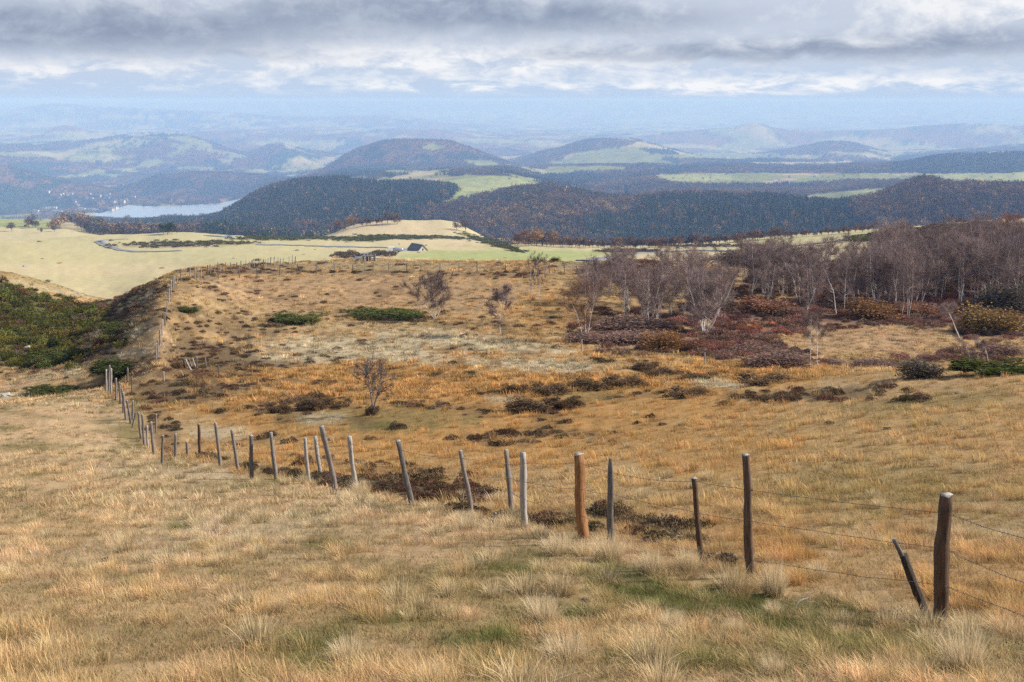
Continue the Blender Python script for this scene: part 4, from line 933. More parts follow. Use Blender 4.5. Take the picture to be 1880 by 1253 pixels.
def far_row(lst, h, woods, seed, lean=.06):
    g = random.Random(seed); out = []
    for (c, d) in lst:
        p = ray(c, d); hh = h*g.uniform(.78, 1.12); pxh = hh*F/p.y*.985
        out.append((c + g.uniform(-1, 1)*lean*pxh, d-pxh, c, d, g.uniform(.075, .105)*F/p.y, g.choice(woods), None, {}))
    return out
UP = [(287, 660), (289, 657), (294, 634), (298, 617), (303, 599), (306, 582), (307, 571), (310, 556), (314, 541), (318, 529), (321, 527), (326, 520), (332, 517), (340, 515), (348, 513), (358, 513), (364, 514), (370, 515)]
make_fence("hillside_fence", far_row(UP, 1.25, ['pale', 'grey', 'pale'], 3), "pale stake fence climbing the brown hillside beside the gully", "wire fences on the moor", [.8, .45], .006, 0)
CREST = [(381, 506), (386, 505), (394, 503), (400, 502), (404, 501), (409, 501), (415, 499), (424, 498), (434, 497), (443, 496), (451, 495), (457, 494), (463, 493), (467, 493), (476, 491), (484, 490), (488, 490), (492, 489), (497, 489), (503, 488), (510, 488), (515, 487), (520, 486), (531, 485), (537, 485), (542, 485)]
make_fence("crest_fence", far_row(CREST, 1.15, ['grey', 'pale', 'slate'], 5), "close set grey stakes along the dark bank at the edge of the pale pasture", "wire fences on the moor", [.8, .4], .006, 0)
KNOLL = [(401, 512), (440, 511), (472, 509), (514, 506), (546, 505), (581, 503), (614, 501), (648, 501), (685, 501), (714, 501), (747, 500), (773, 500), (808, 501), (843, 500), (876, 500), (902, 501), (928, 501), (953, 501), (980, 502), (1009, 502), (1036, 504), (1058, 504), (1081, 506), (1087, 506), (1096, 507)]
make_fence("knoll_fence", far_row(KNOLL, 1.22, ['slate', 'brown', 'grey'], 7, .03), "widely spaced posts across the top of the tawny knoll", "wire fences on the moor", [.85, .5], .006, 0)

# loose stakes
def stake(c1, r1, c0, r0, w, wd, label, **op):
    p = ray(c0, r0); q = at_depth(c1, r1, p.y)
    o = obj("wooden_stake", post_mesh("wooden_stake", (0, 0, 0), q-p, w*p.y/F*.5, wd, int(c0*7+r0), **op)); o.location = p
    tag(o, label, "stake", op.get('group')); return o
sp = ray(1697, 1128); sq = at_depth(1658, 1020, sp.y); st = at_depth(1641, 991, sp.y) 
stk = empty("broken_post", sp); tag(stk, "short broken black stake tilted beside the thick dark post", "stake")
obj("stump", post_mesh("stump", (0, 0, 0), sq-sp, 17*sp.y/F*.5, 'black', 77, False, False, True), stk)
obj("splinter", post_mesh("splinter", (sq-sp)*.90, st-sp, 9.5*sp.y/F*.5, 'slate', 78, True), stk)
for a in [(764, 232, 766, 330, 2.9, 'pale', "white upright stake alone in the wet hollow"), (936, 222, 968, 282, 2.2, 'pale', "short white stake tilted sharply in the wet hollow"), (958, 100, 985, 200, 3, 'black', "dark leaning stake at the end of the slanted row"),
          (985, 108, 1035, 215, 3, 'pale', "long white stake, most slanted of the slanted row"), (1020, 112, 1050, 200, 2.6, 'grey', "grey stake in the middle of the slanted row"), (1053, 98, 1088, 205, 2.8, 'pale', "curved pale stake in the slanted row"), (1086, 76, 1092, 150, 2.4, 'grey', "short grey stake behind the slanted row"),
          (1100, 90, 1099, 210, 2.6, 'slate', "upright dark stake closing the slanted row"), (1180, 95, 1186, 190, 2.6, 'grey', "grey stake standing apart just past the slanted row"), (1314, 178, 1315, 270, 2.6, 'slate', "dark grey stake farthest out on the heather"), (404, 195, 406, 340, 3.2, 'grey', "tall grey stake behind the fence corner"), (445, 285, 447, 437, 2.4, 'slate', "thin dark stake just inside the fence corner"),
          (688, 655, 688, 840, 3.2, 'grey', "grey post inside the fence beside the brown bank"), (486, 640, 450, 790, 2.6, 'slate', "brace pole tilted against the fence")]:
    stake(160+a[0]/5.447, 640+a[1]/5.447, 160+a[2]/5.447, 640+a[3]/5.447, a[4], a[5], a[6])
stake(1068, 624, 1068, 645, 2.4, 'pale', "short white marker stake below the three stemmed birch"); stake(1294, 648, 1294, 670, 2.2, 'pale', "thin white marker stake before the brown scrub")
stake(910, 942, 905, 962, 6, 'slate', "broken stub poking out of the grass between two posts")
for c, d, l, ang, lb in [(1478, 1114, .42, .9, "dry pale stick lying in the grass beyond the tall brown post"), (1640, 1137, .20, -.25, "small pale twig lying beside the broken stake")]:
    p = ray(c, d); g = np.random.default_rng(int(c)); pth = [np.array([l*(u-.5)*math.cos(ang), l*(u-.5)*math.sin(ang)*.5, .05+.10*u+.02*math.sin(u*7)]) for u in np.linspace(0, 1, 7)]
    V, Q, *_ = tube(pth, np.linspace(.010, .004, 7), 6); o = obj("dry_stick", mesh_np("dry_stick", V, [Q], [WOODS['pale']])); o.location = p; tag(o, lb, "stick")

# ------------------------------------------------------------------ trees
M_bark = bpy.data.materials.new("birch_bark"); M_bark.use_nodes = True
nt = M_bark.node_tree; b = nt.nodes['Principled BSDF']; b.inputs['Roughness'].default_value = .8
tcn = node(nt, 'ShaderNodeTexCoord'); mp = node(nt, 'ShaderNodeMapping'); mp.inputs['Scale'].default_value = (1, 1, 5); nt.links.new(tcn.outputs['Object'], mp.inputs[0])
n1 = noise(nt, mp.outputs[0], 3.5, 5, .6); n2 = noise(nt, tcn.outputs['Object'], 1.4, 3); oi = NX(nt, node(nt, 'ShaderNodeObjectInfo').outputs['Random'])
thin = NX(nt, node(nt, 'ShaderNodeAttribute', attribute_name='thin').outputs['Fac'])
c = mixc(nt, n1.smooth(.60, .70), (.70, .65, .60), (.06, .045, .04)); c = mixc(nt, (thin + (n2-.5)*.6 + (oi-.5)*.4).clamp(), c, (.13, .085, .07)); nt.links.new(c, b.inputs['Base Color'])
def twig_mat(name, a, bcol):
    return tint_mat(name, a, bcol, .9, .35, .5)
M_twig = twig_mat("birch_twigs", (.25, .18, .165), (.42, .32, .285)); M_twig2 = twig_mat("russet_twigs", (.27, .155, .11), (.38, .225, .15)); M_twig3 = twig_mat("grey_twigs", (.115, .095, .093), (.20, .165, .16))
M_greybark = plain("grey_bark", (.22, .185, .18), .9, 0, .4, 5)
def grow(seed, H, stems, fan, wide, ntw, first=.14, twl=.55, up=.55, tw=.0065, gnarl=.10, r0=.045):
    """a bare tree: stems, boughs and a haze of fine twigs. Returns (wood, twigs)"""
    g = np.random.default_rng(seed); wood_p, tw_p = [], []; ends = []
    def limb(p, d, L, r, n, droop=0.0, wander=gnarl):
        P = [np.array(p, float)]; d = np.array(d, float); d /= np.linalg.norm(d)
        for k in range(n):
            d = d + g.normal(0, wander, 3) + np.array([0, 0, droop]); d /= np.linalg.norm(d); P.append(P[-1] + d*L/n)
        return np.array(P)
    def at(P, u):
        x = u*(len(P)-1); i = min(int(x), len(P)-2); f = x-i
        return P[i]*(1-f)+P[i+1]*f, (P[i+1]-P[i])/max(np.linalg.norm(P[i+1]-P[i]), 1e-6)
    boughs = []
    for s in range(stems):
        a = g.uniform(0, 6.28) if stems < 3 else s*6.28/stems + g.normal(0, .4); tl = fan*(g.uniform(.25, 1.0) if stems > 1 else g.uniform(.0, .35))
        h = H*g.uniform(.78, 1.0)/max(math.cos(tl), .5)
        P = limb((.10*math.cos(a)*(stems > 1), .10*math.sin(a)*(stems > 1), -.1), (math.sin(tl)*math.cos(a), math.sin(tl)*math.sin(a), math.cos(tl)), h, r0, 9, .05)
        rs = r0*H/5*(1.15-.16*stems**.5)*np.linspace(1, .16, 10)**.9
        V, Q, *_ = tube(P, rs, 7); wood_p.append((V, [Q], np.repeat(np.clip(1.1-rs/(.013*H/5), 0, 1), 7)))
        nb = int(g.integers(9, 13)) if stems < 3 else int(g.integers(6, 9))
        for k in range(nb):
            u = first + (1-first)*((k+g.uniform(0, 1))/nb)**.9*.97; p, d = at(P, u); ba = g.uniform(0, 6.28)
            out = np.array([math.cos(ba), math.sin(ba), 0])
            L = H*wide*g.uniform(.65, 1.1)*(.35 + .95*math.sin(math.pi*min(1, max(0, (u-first)/(1.02-first)))**.75))
            B = limb(p, d*up*.7 + out*.9 + [0, 0, .08], L, 0, 6, .045, gnarl*1.1)
            rb = np.linspace(rs[min(int(u*9), 9)]*.55, .006, 7)
            V, Q, *_ = tube(B, rb, 5); wood_p.append((V, [Q], np.repeat(np.clip(1.25-rb/(.018*H/5), .1, 1), 5)))
            boughs.append((B, L)); 
            for m in range(3):
                p2, d2 = at(B, g.uniform(.25, .9)); e = g.normal(0, 1, 3); C_ = limb(p2, d2*.8+e*.5+[0, 0, .2], L*.55, 0, 4, .04, gnarl*1.2)
                V, Q, *_ = tube(C_, np.linspace(.010, .005, 5)*max(1, tw/.0065), 4); wood_p.append((V, [Q], np.full(20, .95))); boughs.append((C_, L*.7))
        boughs.append((P[5:], H*.3))
    Ls = np.array([b[1] for b in boughs]); pr = Ls/Ls.sum()
    pick = g.choice(len(boughs), ntw, p=pr)
    for i in pick:
        B, L = boughs[i]; p, d = at(B, g.uniform(.2, 1.0)**.8); e = g.normal(0, 1, 3)
        n = 3; dd = d*.7 + e*.65 + np.array([0, 0, .12]); dd /= np.linalg.norm(dd); l = twl*g.uniform(.5, 1.2)
        Q_ = np.array([p, p+dd*l*.4+g.normal(0, .02, 3), p+dd*l*.75+[0, 0, l*.05]+g.normal(0, .03, 3), p+dd*l+[0, 0, l*.06]+g.normal(0, .05, 3)])
        V, Q, *_ = tube(Q_, [tw, tw*.85, tw*.65, tw*.3], 3); tw_p.append((V, [Q], np.full(12, g.uniform(0, 1))))
    return join(wood_p), join(tw_p)
def tree_proto(name, seed, bark, twig, label, **k):
    (V, Fs, th), (V2, F2, rn) = grow(seed, **k)
    root = empty(name, (0, 0, 0)); tag(root, label, "tree")
    m1 = mesh_np("trunk", V, Fs, [bark]); attr(m1, 'thin', 'FLOAT', th); a = obj("trunk", m1, root)
    m2 = mesh_np("crown", V2, F2, [twig], False); attr(m2, 'rnd', 'FLOAT', rn); b = obj("crown", m2, root)
    kids_of(root, a, b); return root
PROTO = {}
def proto(key):
    P = dict(
     fan=dict(seed=1, H=5, stems=6, fan=.72, wide=.36, r0=.065, ntw=4200, first=.2, tw=.0115, twl=.60), fan2=dict(seed=2, H=5, stems=7, fan=.85, wide=.36, r0=.075, ntw=4400, first=.16, tw=.0115, twl=.65),
     slim=dict(seed=3, H=5, stems=1, fan=.3, wide=.30, ntw=1900, first=.2, tw=.0115, twl=.5), slim2=dict(seed=4, H=5, stems=1, fan=.45, wide=.25, ntw=1150, first=.14, twl=.5, gnarl=.13), slim3=dict(seed=5, H=5, stems=2, fan=.16, wide=.22, ntw=1300, first=.14, twl=.5),
     dense=dict(seed=6, H=5, stems=2, fan=.35, wide=.33, ntw=1900, first=.14, twl=.6), dense2=dict(seed=7, H=5, stems=3, fan=.42, wide=.34, ntw=2800, first=.14, twl=.6), tall=dict(seed=8, H=5, stems=1, fan=.25, wide=.25, ntw=1150, first=.14, twl=.5, r0=.04), tall2=dict(seed=9, H=5, stems=2, fan=.25, wide=.26, ntw=1300, first=.14, twl=.5, r0=.04, gnarl=.13),
     twin=dict(seed=10, H=5, stems=2, fan=.20, wide=.19, ntw=1200, first=.22, tw=.006, twl=.45), sparse=dict(seed=11, H=5, stems=2, fan=.30, wide=.40, ntw=1000, first=.34, tw=.019, twl=.55, gnarl=.16, r0=.14, up=.8), pair=dict(seed=12, H=5, stems=1, fan=.12, wide=.27, ntw=1300, first=.38, twl=.5, r0=.07), lean=dict(seed=13, H=5, stems=1, fan=.5, wide=.20, ntw=1400, first=.5, twl=.45, gnarl=.12, r0=.06))
    mats = dict(sparse=(M_greybark, M_twig3), twin=(M_bark, M_twig3), dense2=(M_bark, M_twig2), pair=(M_bark, M_twig))
    if key not in PROTO:
        bk, tg = mats.get(key, (M_bark, M_twig))
        PROTO[key] = tree_proto("birch_tree", bark=bk, twig=tg, label="bare birch", **P[key]); return PROTO[key], True
    return copy_tree(PROTO[key]), False
def plant(key, c, d, top, width, label, rz=None, name=None, group=None):
    o, _ = proto(key); p = ray(c, d); H = (d-top)*p.y/F*1.03
    s = H/5.0
    ext = max(o_.bound_box[6][0]-o_.bound_box[0][0] for o_ in scene_children[o.as_pointer()]) if not width else None
    me = scene_children[o.as_pointer()][1].data; bb = [v for v in scene_children[o.as_pointer()][1].bound_box]; wnat = max(q[0] for q in bb)-min(q[0] for q in bb); hn = max(q[2] for q in bb)
    s = H/hn; w = s if not width else min(max(width*p.y/F/wnat, s*.6), s*1.7)
    o.location = p; o.scale = (w, w, s); o.rotation_euler = (0, 0, random.uniform(0, 6.28) if rz is None else rz)
    if name: o.name = name
    tag(o, label, "tree", group); return o
plant('sparse', 683, 763, 634, 84, "small lone bare tree with grey forked trunk amid the orange grass", .5, "bare_tree")
plant('fan', 799, 586, 490, 116, "spreading many stemmed birch alone on the tawny knoll", 0)
plant('slim', 918, 613, 514, 78, "slender single birch between the spreading birch and the thicket", 1.0)
plant('twin', 975, 547, 458, 34, "thin birch of a bare twin pair, the one with the shorter bole"); plant('twin', 989, 546, 460, 38, "thin birch of a bare twin pair, the straighter one", 2.2)
plant('dense2', 1074, 625, 503, 118, "russet three stemmed birch at the near edge of the thicket", .4)
plant('tall', 1147, 585, 462, 92, "white trunked birch standing behind the russet one", .2); plant('dense', 1196, 586, 470, 110, "forked white birch over the brown scrub", 1.9)
plant('fan2', 1293, 614, 478, 160, "broad fan of white stems above the orange bush", .8)
plant('pair', 1487, 673, 560, 52, "thin white birch before the red heath, the whiter of two", .3); plant('pair', 1501, 671, 553, 55, "thin white birch before the red heath, the more branched of two", 2.0)
plant('slim3', 1478, 590, 480, 60, "double stemmed birch behind the two thin white ones")
plant('lean', 1762, 628, 548, 55, "leaning crooked birch beside the yellow willow bush", 2.6)
for c, d, t, kk, lb in [(1784, 674, 612, 'slim2', "low white stemmed birch nearest the green juniper edge"), (1794, 673, 618, 'slim', "low birch in the middle of a trio by the juniper edge"), (1816, 669, 614, 'slim2', "low birch of a trio with a kinked stem")]:
    plant(kk, c, d, t, 46, lb)
FR = [(1655, 582, 470, 'tall', "curved white trunk in front of the wood beside the orange bush"), (1666, 584, 452, 'tall2', "thick white trunk in front of the wood, the boldest one"), (1536, 577, 478, 'slim2', "leaning birch at the front of the wood past the red heath"), (1550, 574, 470, 'tall', "straight birch at the front of the wood past the red heath"), (1569, 566, 455, 'slim3', "pair of pale stems behind the orange willow"),
      (1590, 550, 440, 'tall', "pale birch rising behind the orange willow"), (1433, 540, 436, 'dense', "fan of slanting stems at the corner of the wood"), (1447, 540, 432, 'tall2', "white stem with a bent top at the corner of the wood"), (1402, 533, 440, 'dense', "slanted birch at the outer corner of the wood"), (1385, 532, 444, 'tall2', "outermost birch at the corner of the wood above the russet bush"),
      (1727, 550, 430, 'tall', "birch inside the wood with a speckled trunk"), (1770, 545, 440, 'slim2', "forked white birch near the yellow willow"), (1715, 548, 425, 'slim3', "slim double birch deep in the wood"), (1860, 545, 415, 'tall2', "tall bent birch above the yellow willow"), (1795, 530, 415, 'slim', "slim birch in the wood below the rise")]
for c, d, t, kk, lb in FR: plant(kk, c, d, t, 70 if kk != 'dense' else 90, lb)
g = random.Random(21)
GRP = "birches massed in the wood"
def woodland(n, cx0, cx1, row0, row1, topf, keys, label, group):
    for i in range(n):
        c = g.uniform(cx0, cx1); d = row0 + (row1-row0)*g.random()
        p = ray(c, d)
        if p.y > 215: continue
        hh = g.uniform(.85, 1.1)*topf(c); plant(g.choice(keys), c, d, d-hh*F/p.y, None, label, None, None, group)
woodland(56, 1360, 1630, 492, 562, lambda c: 5.8, ['tall', 'tall2', 'slim3', 'dense', 'slim2'], "bare purple brown birch among many in the wood over the red heath", "birches of the wood behind the orange willow")
woodland(72, 1600, 1900, 474, 574, lambda c: 7.0, ['tall', 'tall2', 'slim3', 'dense', 'dense'], "bare purple brown birch in the tallest part of the wood behind the yellow willow", "birches of the tall wood")
woodland(46, 1080, 1350, 505, 596, lambda c: 4.8, ['dense', 'tall2', 'slim3', 'dense'], "bare purple brown birch among many in the thicket behind the white fan", "birches of the thicket")
woodland(16, 1890, 2100, 480, 600, lambda c: 7.0, ['tall', 'dense', 'slim3'], "bare purple brown birch in the tallest part of the wood behind the yellow willow", "birches of the tall wood")
woodland(14, 1790, 1990, 455, 490, lambda c: 7.0, ['tall', 'dense', 'dense2'], "russet brown birch among several on the rise behind the tall wood", "birches on the rise")

# ------------------------------------------------------------------ bushes
def dome(n, size, seed, asp=1.6, lumps=8, thin=.7):
    """leafy cushion one unit across and one high, made of many leaves round several lobes"""
    g = np.random.default_rng(seed)
    sp = .28 if lumps < 16 else .38
    lob = np.stack([g.uniform(-sp, sp, lumps), g.uniform(-sp, sp, lumps), g.uniform(.12, .55, lumps)*(1 if lumps < 16 else .8)], -1)
    rad = g.uniform(.16, .27, lumps)*(1 if lumps < 16 else .55); k = g.integers(0, lumps, n)
    v = g.normal(size=(n, 3)); v /= np.linalg.norm(v, axis=1, keepdims=True); r = rad[k]*g.uniform(thin, 1.12, n)
    P = lob[k] + v*r[:, None]*[1, 1, 1.5]; P[:, 2] = np.abs(P[:, 2]); P[:, 2] *= 1/np.quantile(P[:, 2], .99)
    V, Fs, rn = leaves(P, size, seed, up=v*.5+[0, 0, .6], asp=asp)
    return V, Fs, rn
def stems_of(n, seed, r=.012):
    g = np.random.default_rng(seed); parts = []
    for i in range(n):
        a = g.uniform(0, 6.28); R_ = g.uniform(.1, .50); h = g.uniform(.45, 1.1)*(1.15-R_)
        P = [np.array([0, 0, -.05]), np.array([math.cos(a)*R_*.35, math.sin(a)*R_*.35, h*.4]), np.array([math.cos(a)*R_*.8, math.sin(a)*R_*.8, h*.8]), np.array([math.cos(a)*R_, math.sin(a)*R_, h])]
        V, Q, *_ = tube(P, [r, r*.8, r*.5, r*.25], 4); parts.append((V, [Q]))
    return join(parts)
BM = dict(juniper=tint_mat("juniper_needles", (.045, .060, .018), (.12, .13, .038), 3), heather=tint_mat("heather_stems", (.085, .058, .038), (.18, .118, .066), 3), orange=tint_mat("orange_leaves", (.23, .12, .055), (.43, .23, .09), 2.4), rust=tint_mat("rust_leaves", (.20, .095, .058), (.31, .15, .085), 2.4),
          yellow=tint_mat("willow_leaves", (.16, .115, .06), (.40, .245, .075), 2.0), brown=tint_mat("brown_twigs", (.17, .105, .085), (.30, .19, .145), 2.4), grey=tint_mat("grey_brown_twigs", (.12, .10, .08), (.21, .17, .125), 2.4), broom=tint_mat("broom_sprays", (.045, .055, .015), (.12, .12, .028), 2.5))
M_stem = plain("shrub_stems", (.10, .075, .065), .9, 0, .3)
BPROTO = {}
def bush(name, kind, c, d, w, h, label, cat, twiggy=False, group=None, depth=None):
    key = (kind, twiggy, hash(name) % 1 if False else int(c) % 2)
    if key not in BPROTO:
        sd = 700 + 13*len(BPROTO); root = empty(name, (0, 0, 0))
        n = 4200
        V, Fs, rn = dome(n, .034 if not twiggy else .038, sd, 2.2 if kind in ('juniper', 'broom', 'heather') else 1.5, (14 if twiggy else 26), .6 if not twiggy else .25)
        m = mesh_np("foliage", V, Fs, [BM[kind]], False); attr(m, 'rnd', 'FLOAT', rn); a = obj("foliage", m, root); ks = [a]
        if twiggy:
            V, Fs = stems_of(110, sd, .007)[:2]; ks.append(obj("stem", mesh_np("stem", V, Fs, [M_stem]), root))
        kids_of(root, *ks); BPROTO[key] = root; o = root
    else: o = copy_tree(BPROTO[key]); o.name = name
    p = ray(c, d); sw = w*p.y/F/.85; sh = h*p.y/F
    o.location = p - Vector((0, 0, sh*.06)); o.scale = (sw, (depth or 1)*sw, sh*1.05); o.rotation_euler = (0, 0, 0)
    tag(o, label, cat, group); return o
for c, d, w, h, lb in [(577, 751, 68, 19, "large dark rounded heather mound beyond the fence"), (512, 756, 46, 13, "smaller dark rounded heather mound beside a larger one"), (975, 752, 92, 20, "dark heather hummock, nearest of the cluster in the orange grass"), (1040, 748, 60, 16, "dark green tinged hummock beside the nearest one"), (945, 722, 50, 16, "brown hummock on the edge of the cluster by the pale grass"), (1010, 725, 70, 20, "tall brown heather hummock in the middle of the cluster"),
                       (1085, 715, 90, 20, "long dark hummock behind the cluster"), (1150, 712, 70, 20, "olive brown hummock near the white grass"), (1210, 690, 60, 14, "flat dark hummock below the purple scrub"), (1185, 680, 50, 16, "round dark hummock with an orange tuft"), (1285, 697, 70, 12, "low brown hummock above the white grass bank"), (1410, 706, 110, 17, "broad olive hummock in front of the brown scrub"), (1270, 726, 80, 12, "dark flat hummock below the white grass bank"), (683, 762, 26, 18, "dark heather tuft at the foot of the lone tree")]:
    bush("heather_mound", 'heather', c, d, w, h, lb, "heather", depth=.8)
for c, d, w, h, lb in [(545, 594, 96, 20, "green juniper carpet on the knoll near the fence line"), (706, 582, 124, 14, "long green juniper carpet below the spreading birch"), (225, 690, 118, 32, "bright green juniper behind the fence corner"), (96, 724, 92, 16, "bright green juniper on the lip of the gully"), (222, 612, 66, 22, "dark green juniper on the brown bank"), (105, 640, 36, 26, "dark green juniper ball low in the gully"), (100, 668, 90, 26, "olive juniper sloping down into the gully"), (1835, 686, 150, 24, "green juniper edge under the low birches"),
                       (345, 574, 46, 12, "olive green juniper just past the hillside fence"), (150, 655, 60, 16, "juniper on the bank between brown heather")]:
    bush("juniper_bush", 'juniper', c, d, w*1.08, h*.78, lb, "juniper", depth=.7)
for c, d, w, h, k, lb in [(1215, 645, 84, 42, 'orange', "orange leaved bush in front of the white fan birch"), (1268, 645, 70, 32, 'rust', "rusty bush merging with the orange leaved bush"), (1604, 588, 92, 42, 'orange', "orange rounded willow under the wood"), (1815, 613, 116, 54, 'yellow', "large yellow brown willow bush beside the leaning birch"), (1413, 576, 90, 36, 'rust', "russet rounded bush at the corner of the wood"), (1845, 570, 110, 56, 'grey', "tall grey green willow behind the yellow one"),
                          (1432, 673, 110, 38, 'brown', "dark purple brown bush in front of the red heath"), (1385, 650, 70, 22, 'brown', "small brown bush before the red heath"), (1330, 640, 50, 18, 'rust', "small rusty bush at the end of the orange row"), (1165, 606, 120, 28, 'brown', "long brown bush below the forked birch"), (1520, 668, 60, 12, 'brown', "low brown bush behind the two white birches"), (1600, 676, 90, 22, 'brown', "brown low shrub beyond the straw slope"), (1690, 694, 90, 36, 'grey', "leafless grey shrub on the straw slope"), (1840, 660, 70, 40, 'brown', "brown twiggy shrub beside the low birches"),
                          (1075, 628, 70, 22, 'brown', "dark brush round the foot of the russet birch"), (1160, 628, 110, 26, 'brown', "purple brush between the russet birch and the orange bush"), (1020, 481, 18, 8, 'broom', "round bush at the edge of the green pasture"), (1345, 490, 84, 34, 'grey', "grey green willow filling the gap in the wood"), (1690, 578, 90, 26, 'rust', "russet brush under the thick white trunk"), (1450, 580, 60, 22, 'brown', "purple brush behind the red heath")]:
    bush("willow_bush" if k in ('orange', 'yellow', 'grey') else "shrub", k, c, d, w*(1.15 if k in ('brown', 'rust') else 1), h*(.72 if k in ('brown', 'rust') else .92), lb, "bush", True, depth=.8)

# ------------------------------------------------------------------ big tussocks by the fence
M_tus = bpy.data.materials.new("tussock_blades"); M_tus.use_nodes = True; nt = M_tus.node_tree; nt.nodes.clear()
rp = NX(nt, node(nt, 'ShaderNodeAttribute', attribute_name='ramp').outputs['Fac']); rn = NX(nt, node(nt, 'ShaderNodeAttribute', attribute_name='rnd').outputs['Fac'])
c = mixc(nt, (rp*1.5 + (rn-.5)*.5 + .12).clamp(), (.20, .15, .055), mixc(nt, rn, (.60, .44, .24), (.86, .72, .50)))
d_ = node(nt, 'ShaderNodeBsdfDiffuse'); t_ = node(nt, 'ShaderNodeBsdfTranslucent'); nt.links.new(c, d_.inputs[0]); nt.links.new(c, t_.inputs[0]); mx = node(nt, 'ShaderNodeMixShader'); mx.inputs[0].default_value = .3
nt.links.new(d_.outputs[0], mx.inputs[1]); nt.links.new(t_.outputs[0], mx.inputs[2]); nt.links.new(mx.outputs[0], node(nt, 'ShaderNodeOutputMaterial').inputs[0])
TUS = []
for i in range(4):
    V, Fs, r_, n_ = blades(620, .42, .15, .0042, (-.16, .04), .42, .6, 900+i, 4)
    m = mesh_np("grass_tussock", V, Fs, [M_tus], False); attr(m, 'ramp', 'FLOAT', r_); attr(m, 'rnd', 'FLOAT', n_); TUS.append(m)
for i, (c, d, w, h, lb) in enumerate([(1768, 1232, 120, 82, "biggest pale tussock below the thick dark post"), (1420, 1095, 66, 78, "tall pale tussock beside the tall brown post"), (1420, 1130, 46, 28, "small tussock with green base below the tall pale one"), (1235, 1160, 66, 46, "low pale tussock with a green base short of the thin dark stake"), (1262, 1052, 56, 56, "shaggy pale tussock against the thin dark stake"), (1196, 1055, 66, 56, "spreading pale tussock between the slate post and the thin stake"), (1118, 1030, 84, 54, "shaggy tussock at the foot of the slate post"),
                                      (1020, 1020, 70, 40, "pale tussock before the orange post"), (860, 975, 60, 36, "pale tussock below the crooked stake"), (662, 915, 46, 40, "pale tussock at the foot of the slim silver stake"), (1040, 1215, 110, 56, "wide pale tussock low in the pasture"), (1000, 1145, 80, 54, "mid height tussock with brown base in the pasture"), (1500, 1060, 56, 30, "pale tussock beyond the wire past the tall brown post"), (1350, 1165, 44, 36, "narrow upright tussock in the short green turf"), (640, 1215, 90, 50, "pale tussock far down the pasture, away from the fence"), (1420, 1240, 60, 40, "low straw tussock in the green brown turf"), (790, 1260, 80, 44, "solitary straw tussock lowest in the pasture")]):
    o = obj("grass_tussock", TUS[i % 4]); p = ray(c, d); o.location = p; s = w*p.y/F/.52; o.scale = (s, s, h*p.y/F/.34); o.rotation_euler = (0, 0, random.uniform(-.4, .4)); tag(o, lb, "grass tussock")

# soil clods and stones
M_soil = plain("dark_soil", (.040, .028, .022), 1, 0, .5, 12); M_stone = plain("pale_stone", (.34, .32, .29), .95, 0, .35, 3)
def lump(name, c, d, w, h, mat, label, cat, seed, group=None):
    import bmesh
    bm = bmesh.new(); bmesh.ops.create_icosphere(bm, subdivisions=3, radius=1)
    p = ray(c, d); sw = w*p.y/F/2; sh = h*p.y/F
    for v in bm.verts:
        n = vnoise(v.co.x*2.2+seed, v.co.y*2.2+v.co.z*1.7, seed)-.5; v.co *= 1+.7*float(n); v.co = Vector((v.co.x*sw, v.co.y*sw, v.co.z*sh*.6+sh*.15))
    me = bpy.data.meshes.new(name); bm.to_mesh(me); bm.free(); me.materials.append(mat)
    o = obj(name, me); o.location = p; tag(o, label, cat, group); return o
for i, (c, d, w, h, lb) in enumerate([(1523, 779, 18, 8, "dark clod of earth on the straw slope, the upper one"), (1630, 789, 18, 6, "flat dark clod of earth on the straw slope, the lower one"), (772, 1138, 20, 14, "dark molehill in the near pasture"), (1075, 1105, 18, 7, "small grey brown clod in the short turf"), (385, 980, 26, 8, "reddish brown patch of dug earth in the pasture"), (195, 1030, 24, 7, "brown molehill low in the straw pasture")]):
    lump("soil_clod", c, d, w, h, M_soil, lb, "soil clod", 30+i)
for i, (c, d, w, h, lb) in enumerate([(52, 645, 22, 12, "pale boulder low in the gully beside broom"), (60, 652, 14, 8, "smaller pale boulder below another in the gully"), (46, 490, 9, 4, "grey boulder lying out on the pale pasture"), (12, 728, 26, 8, "pale stones on the lip of the gully"), (598, 479, 10, 4, "pale rock on the rim beside the road bend"), (612, 478, 7, 3, "small pale rock near the road bend"), (430, 475, 8, 3, "dark rock out on the pale pasture")]):
    lump("boulder", c, d, w, h, M_stone, lb, "boulder", 50+i)

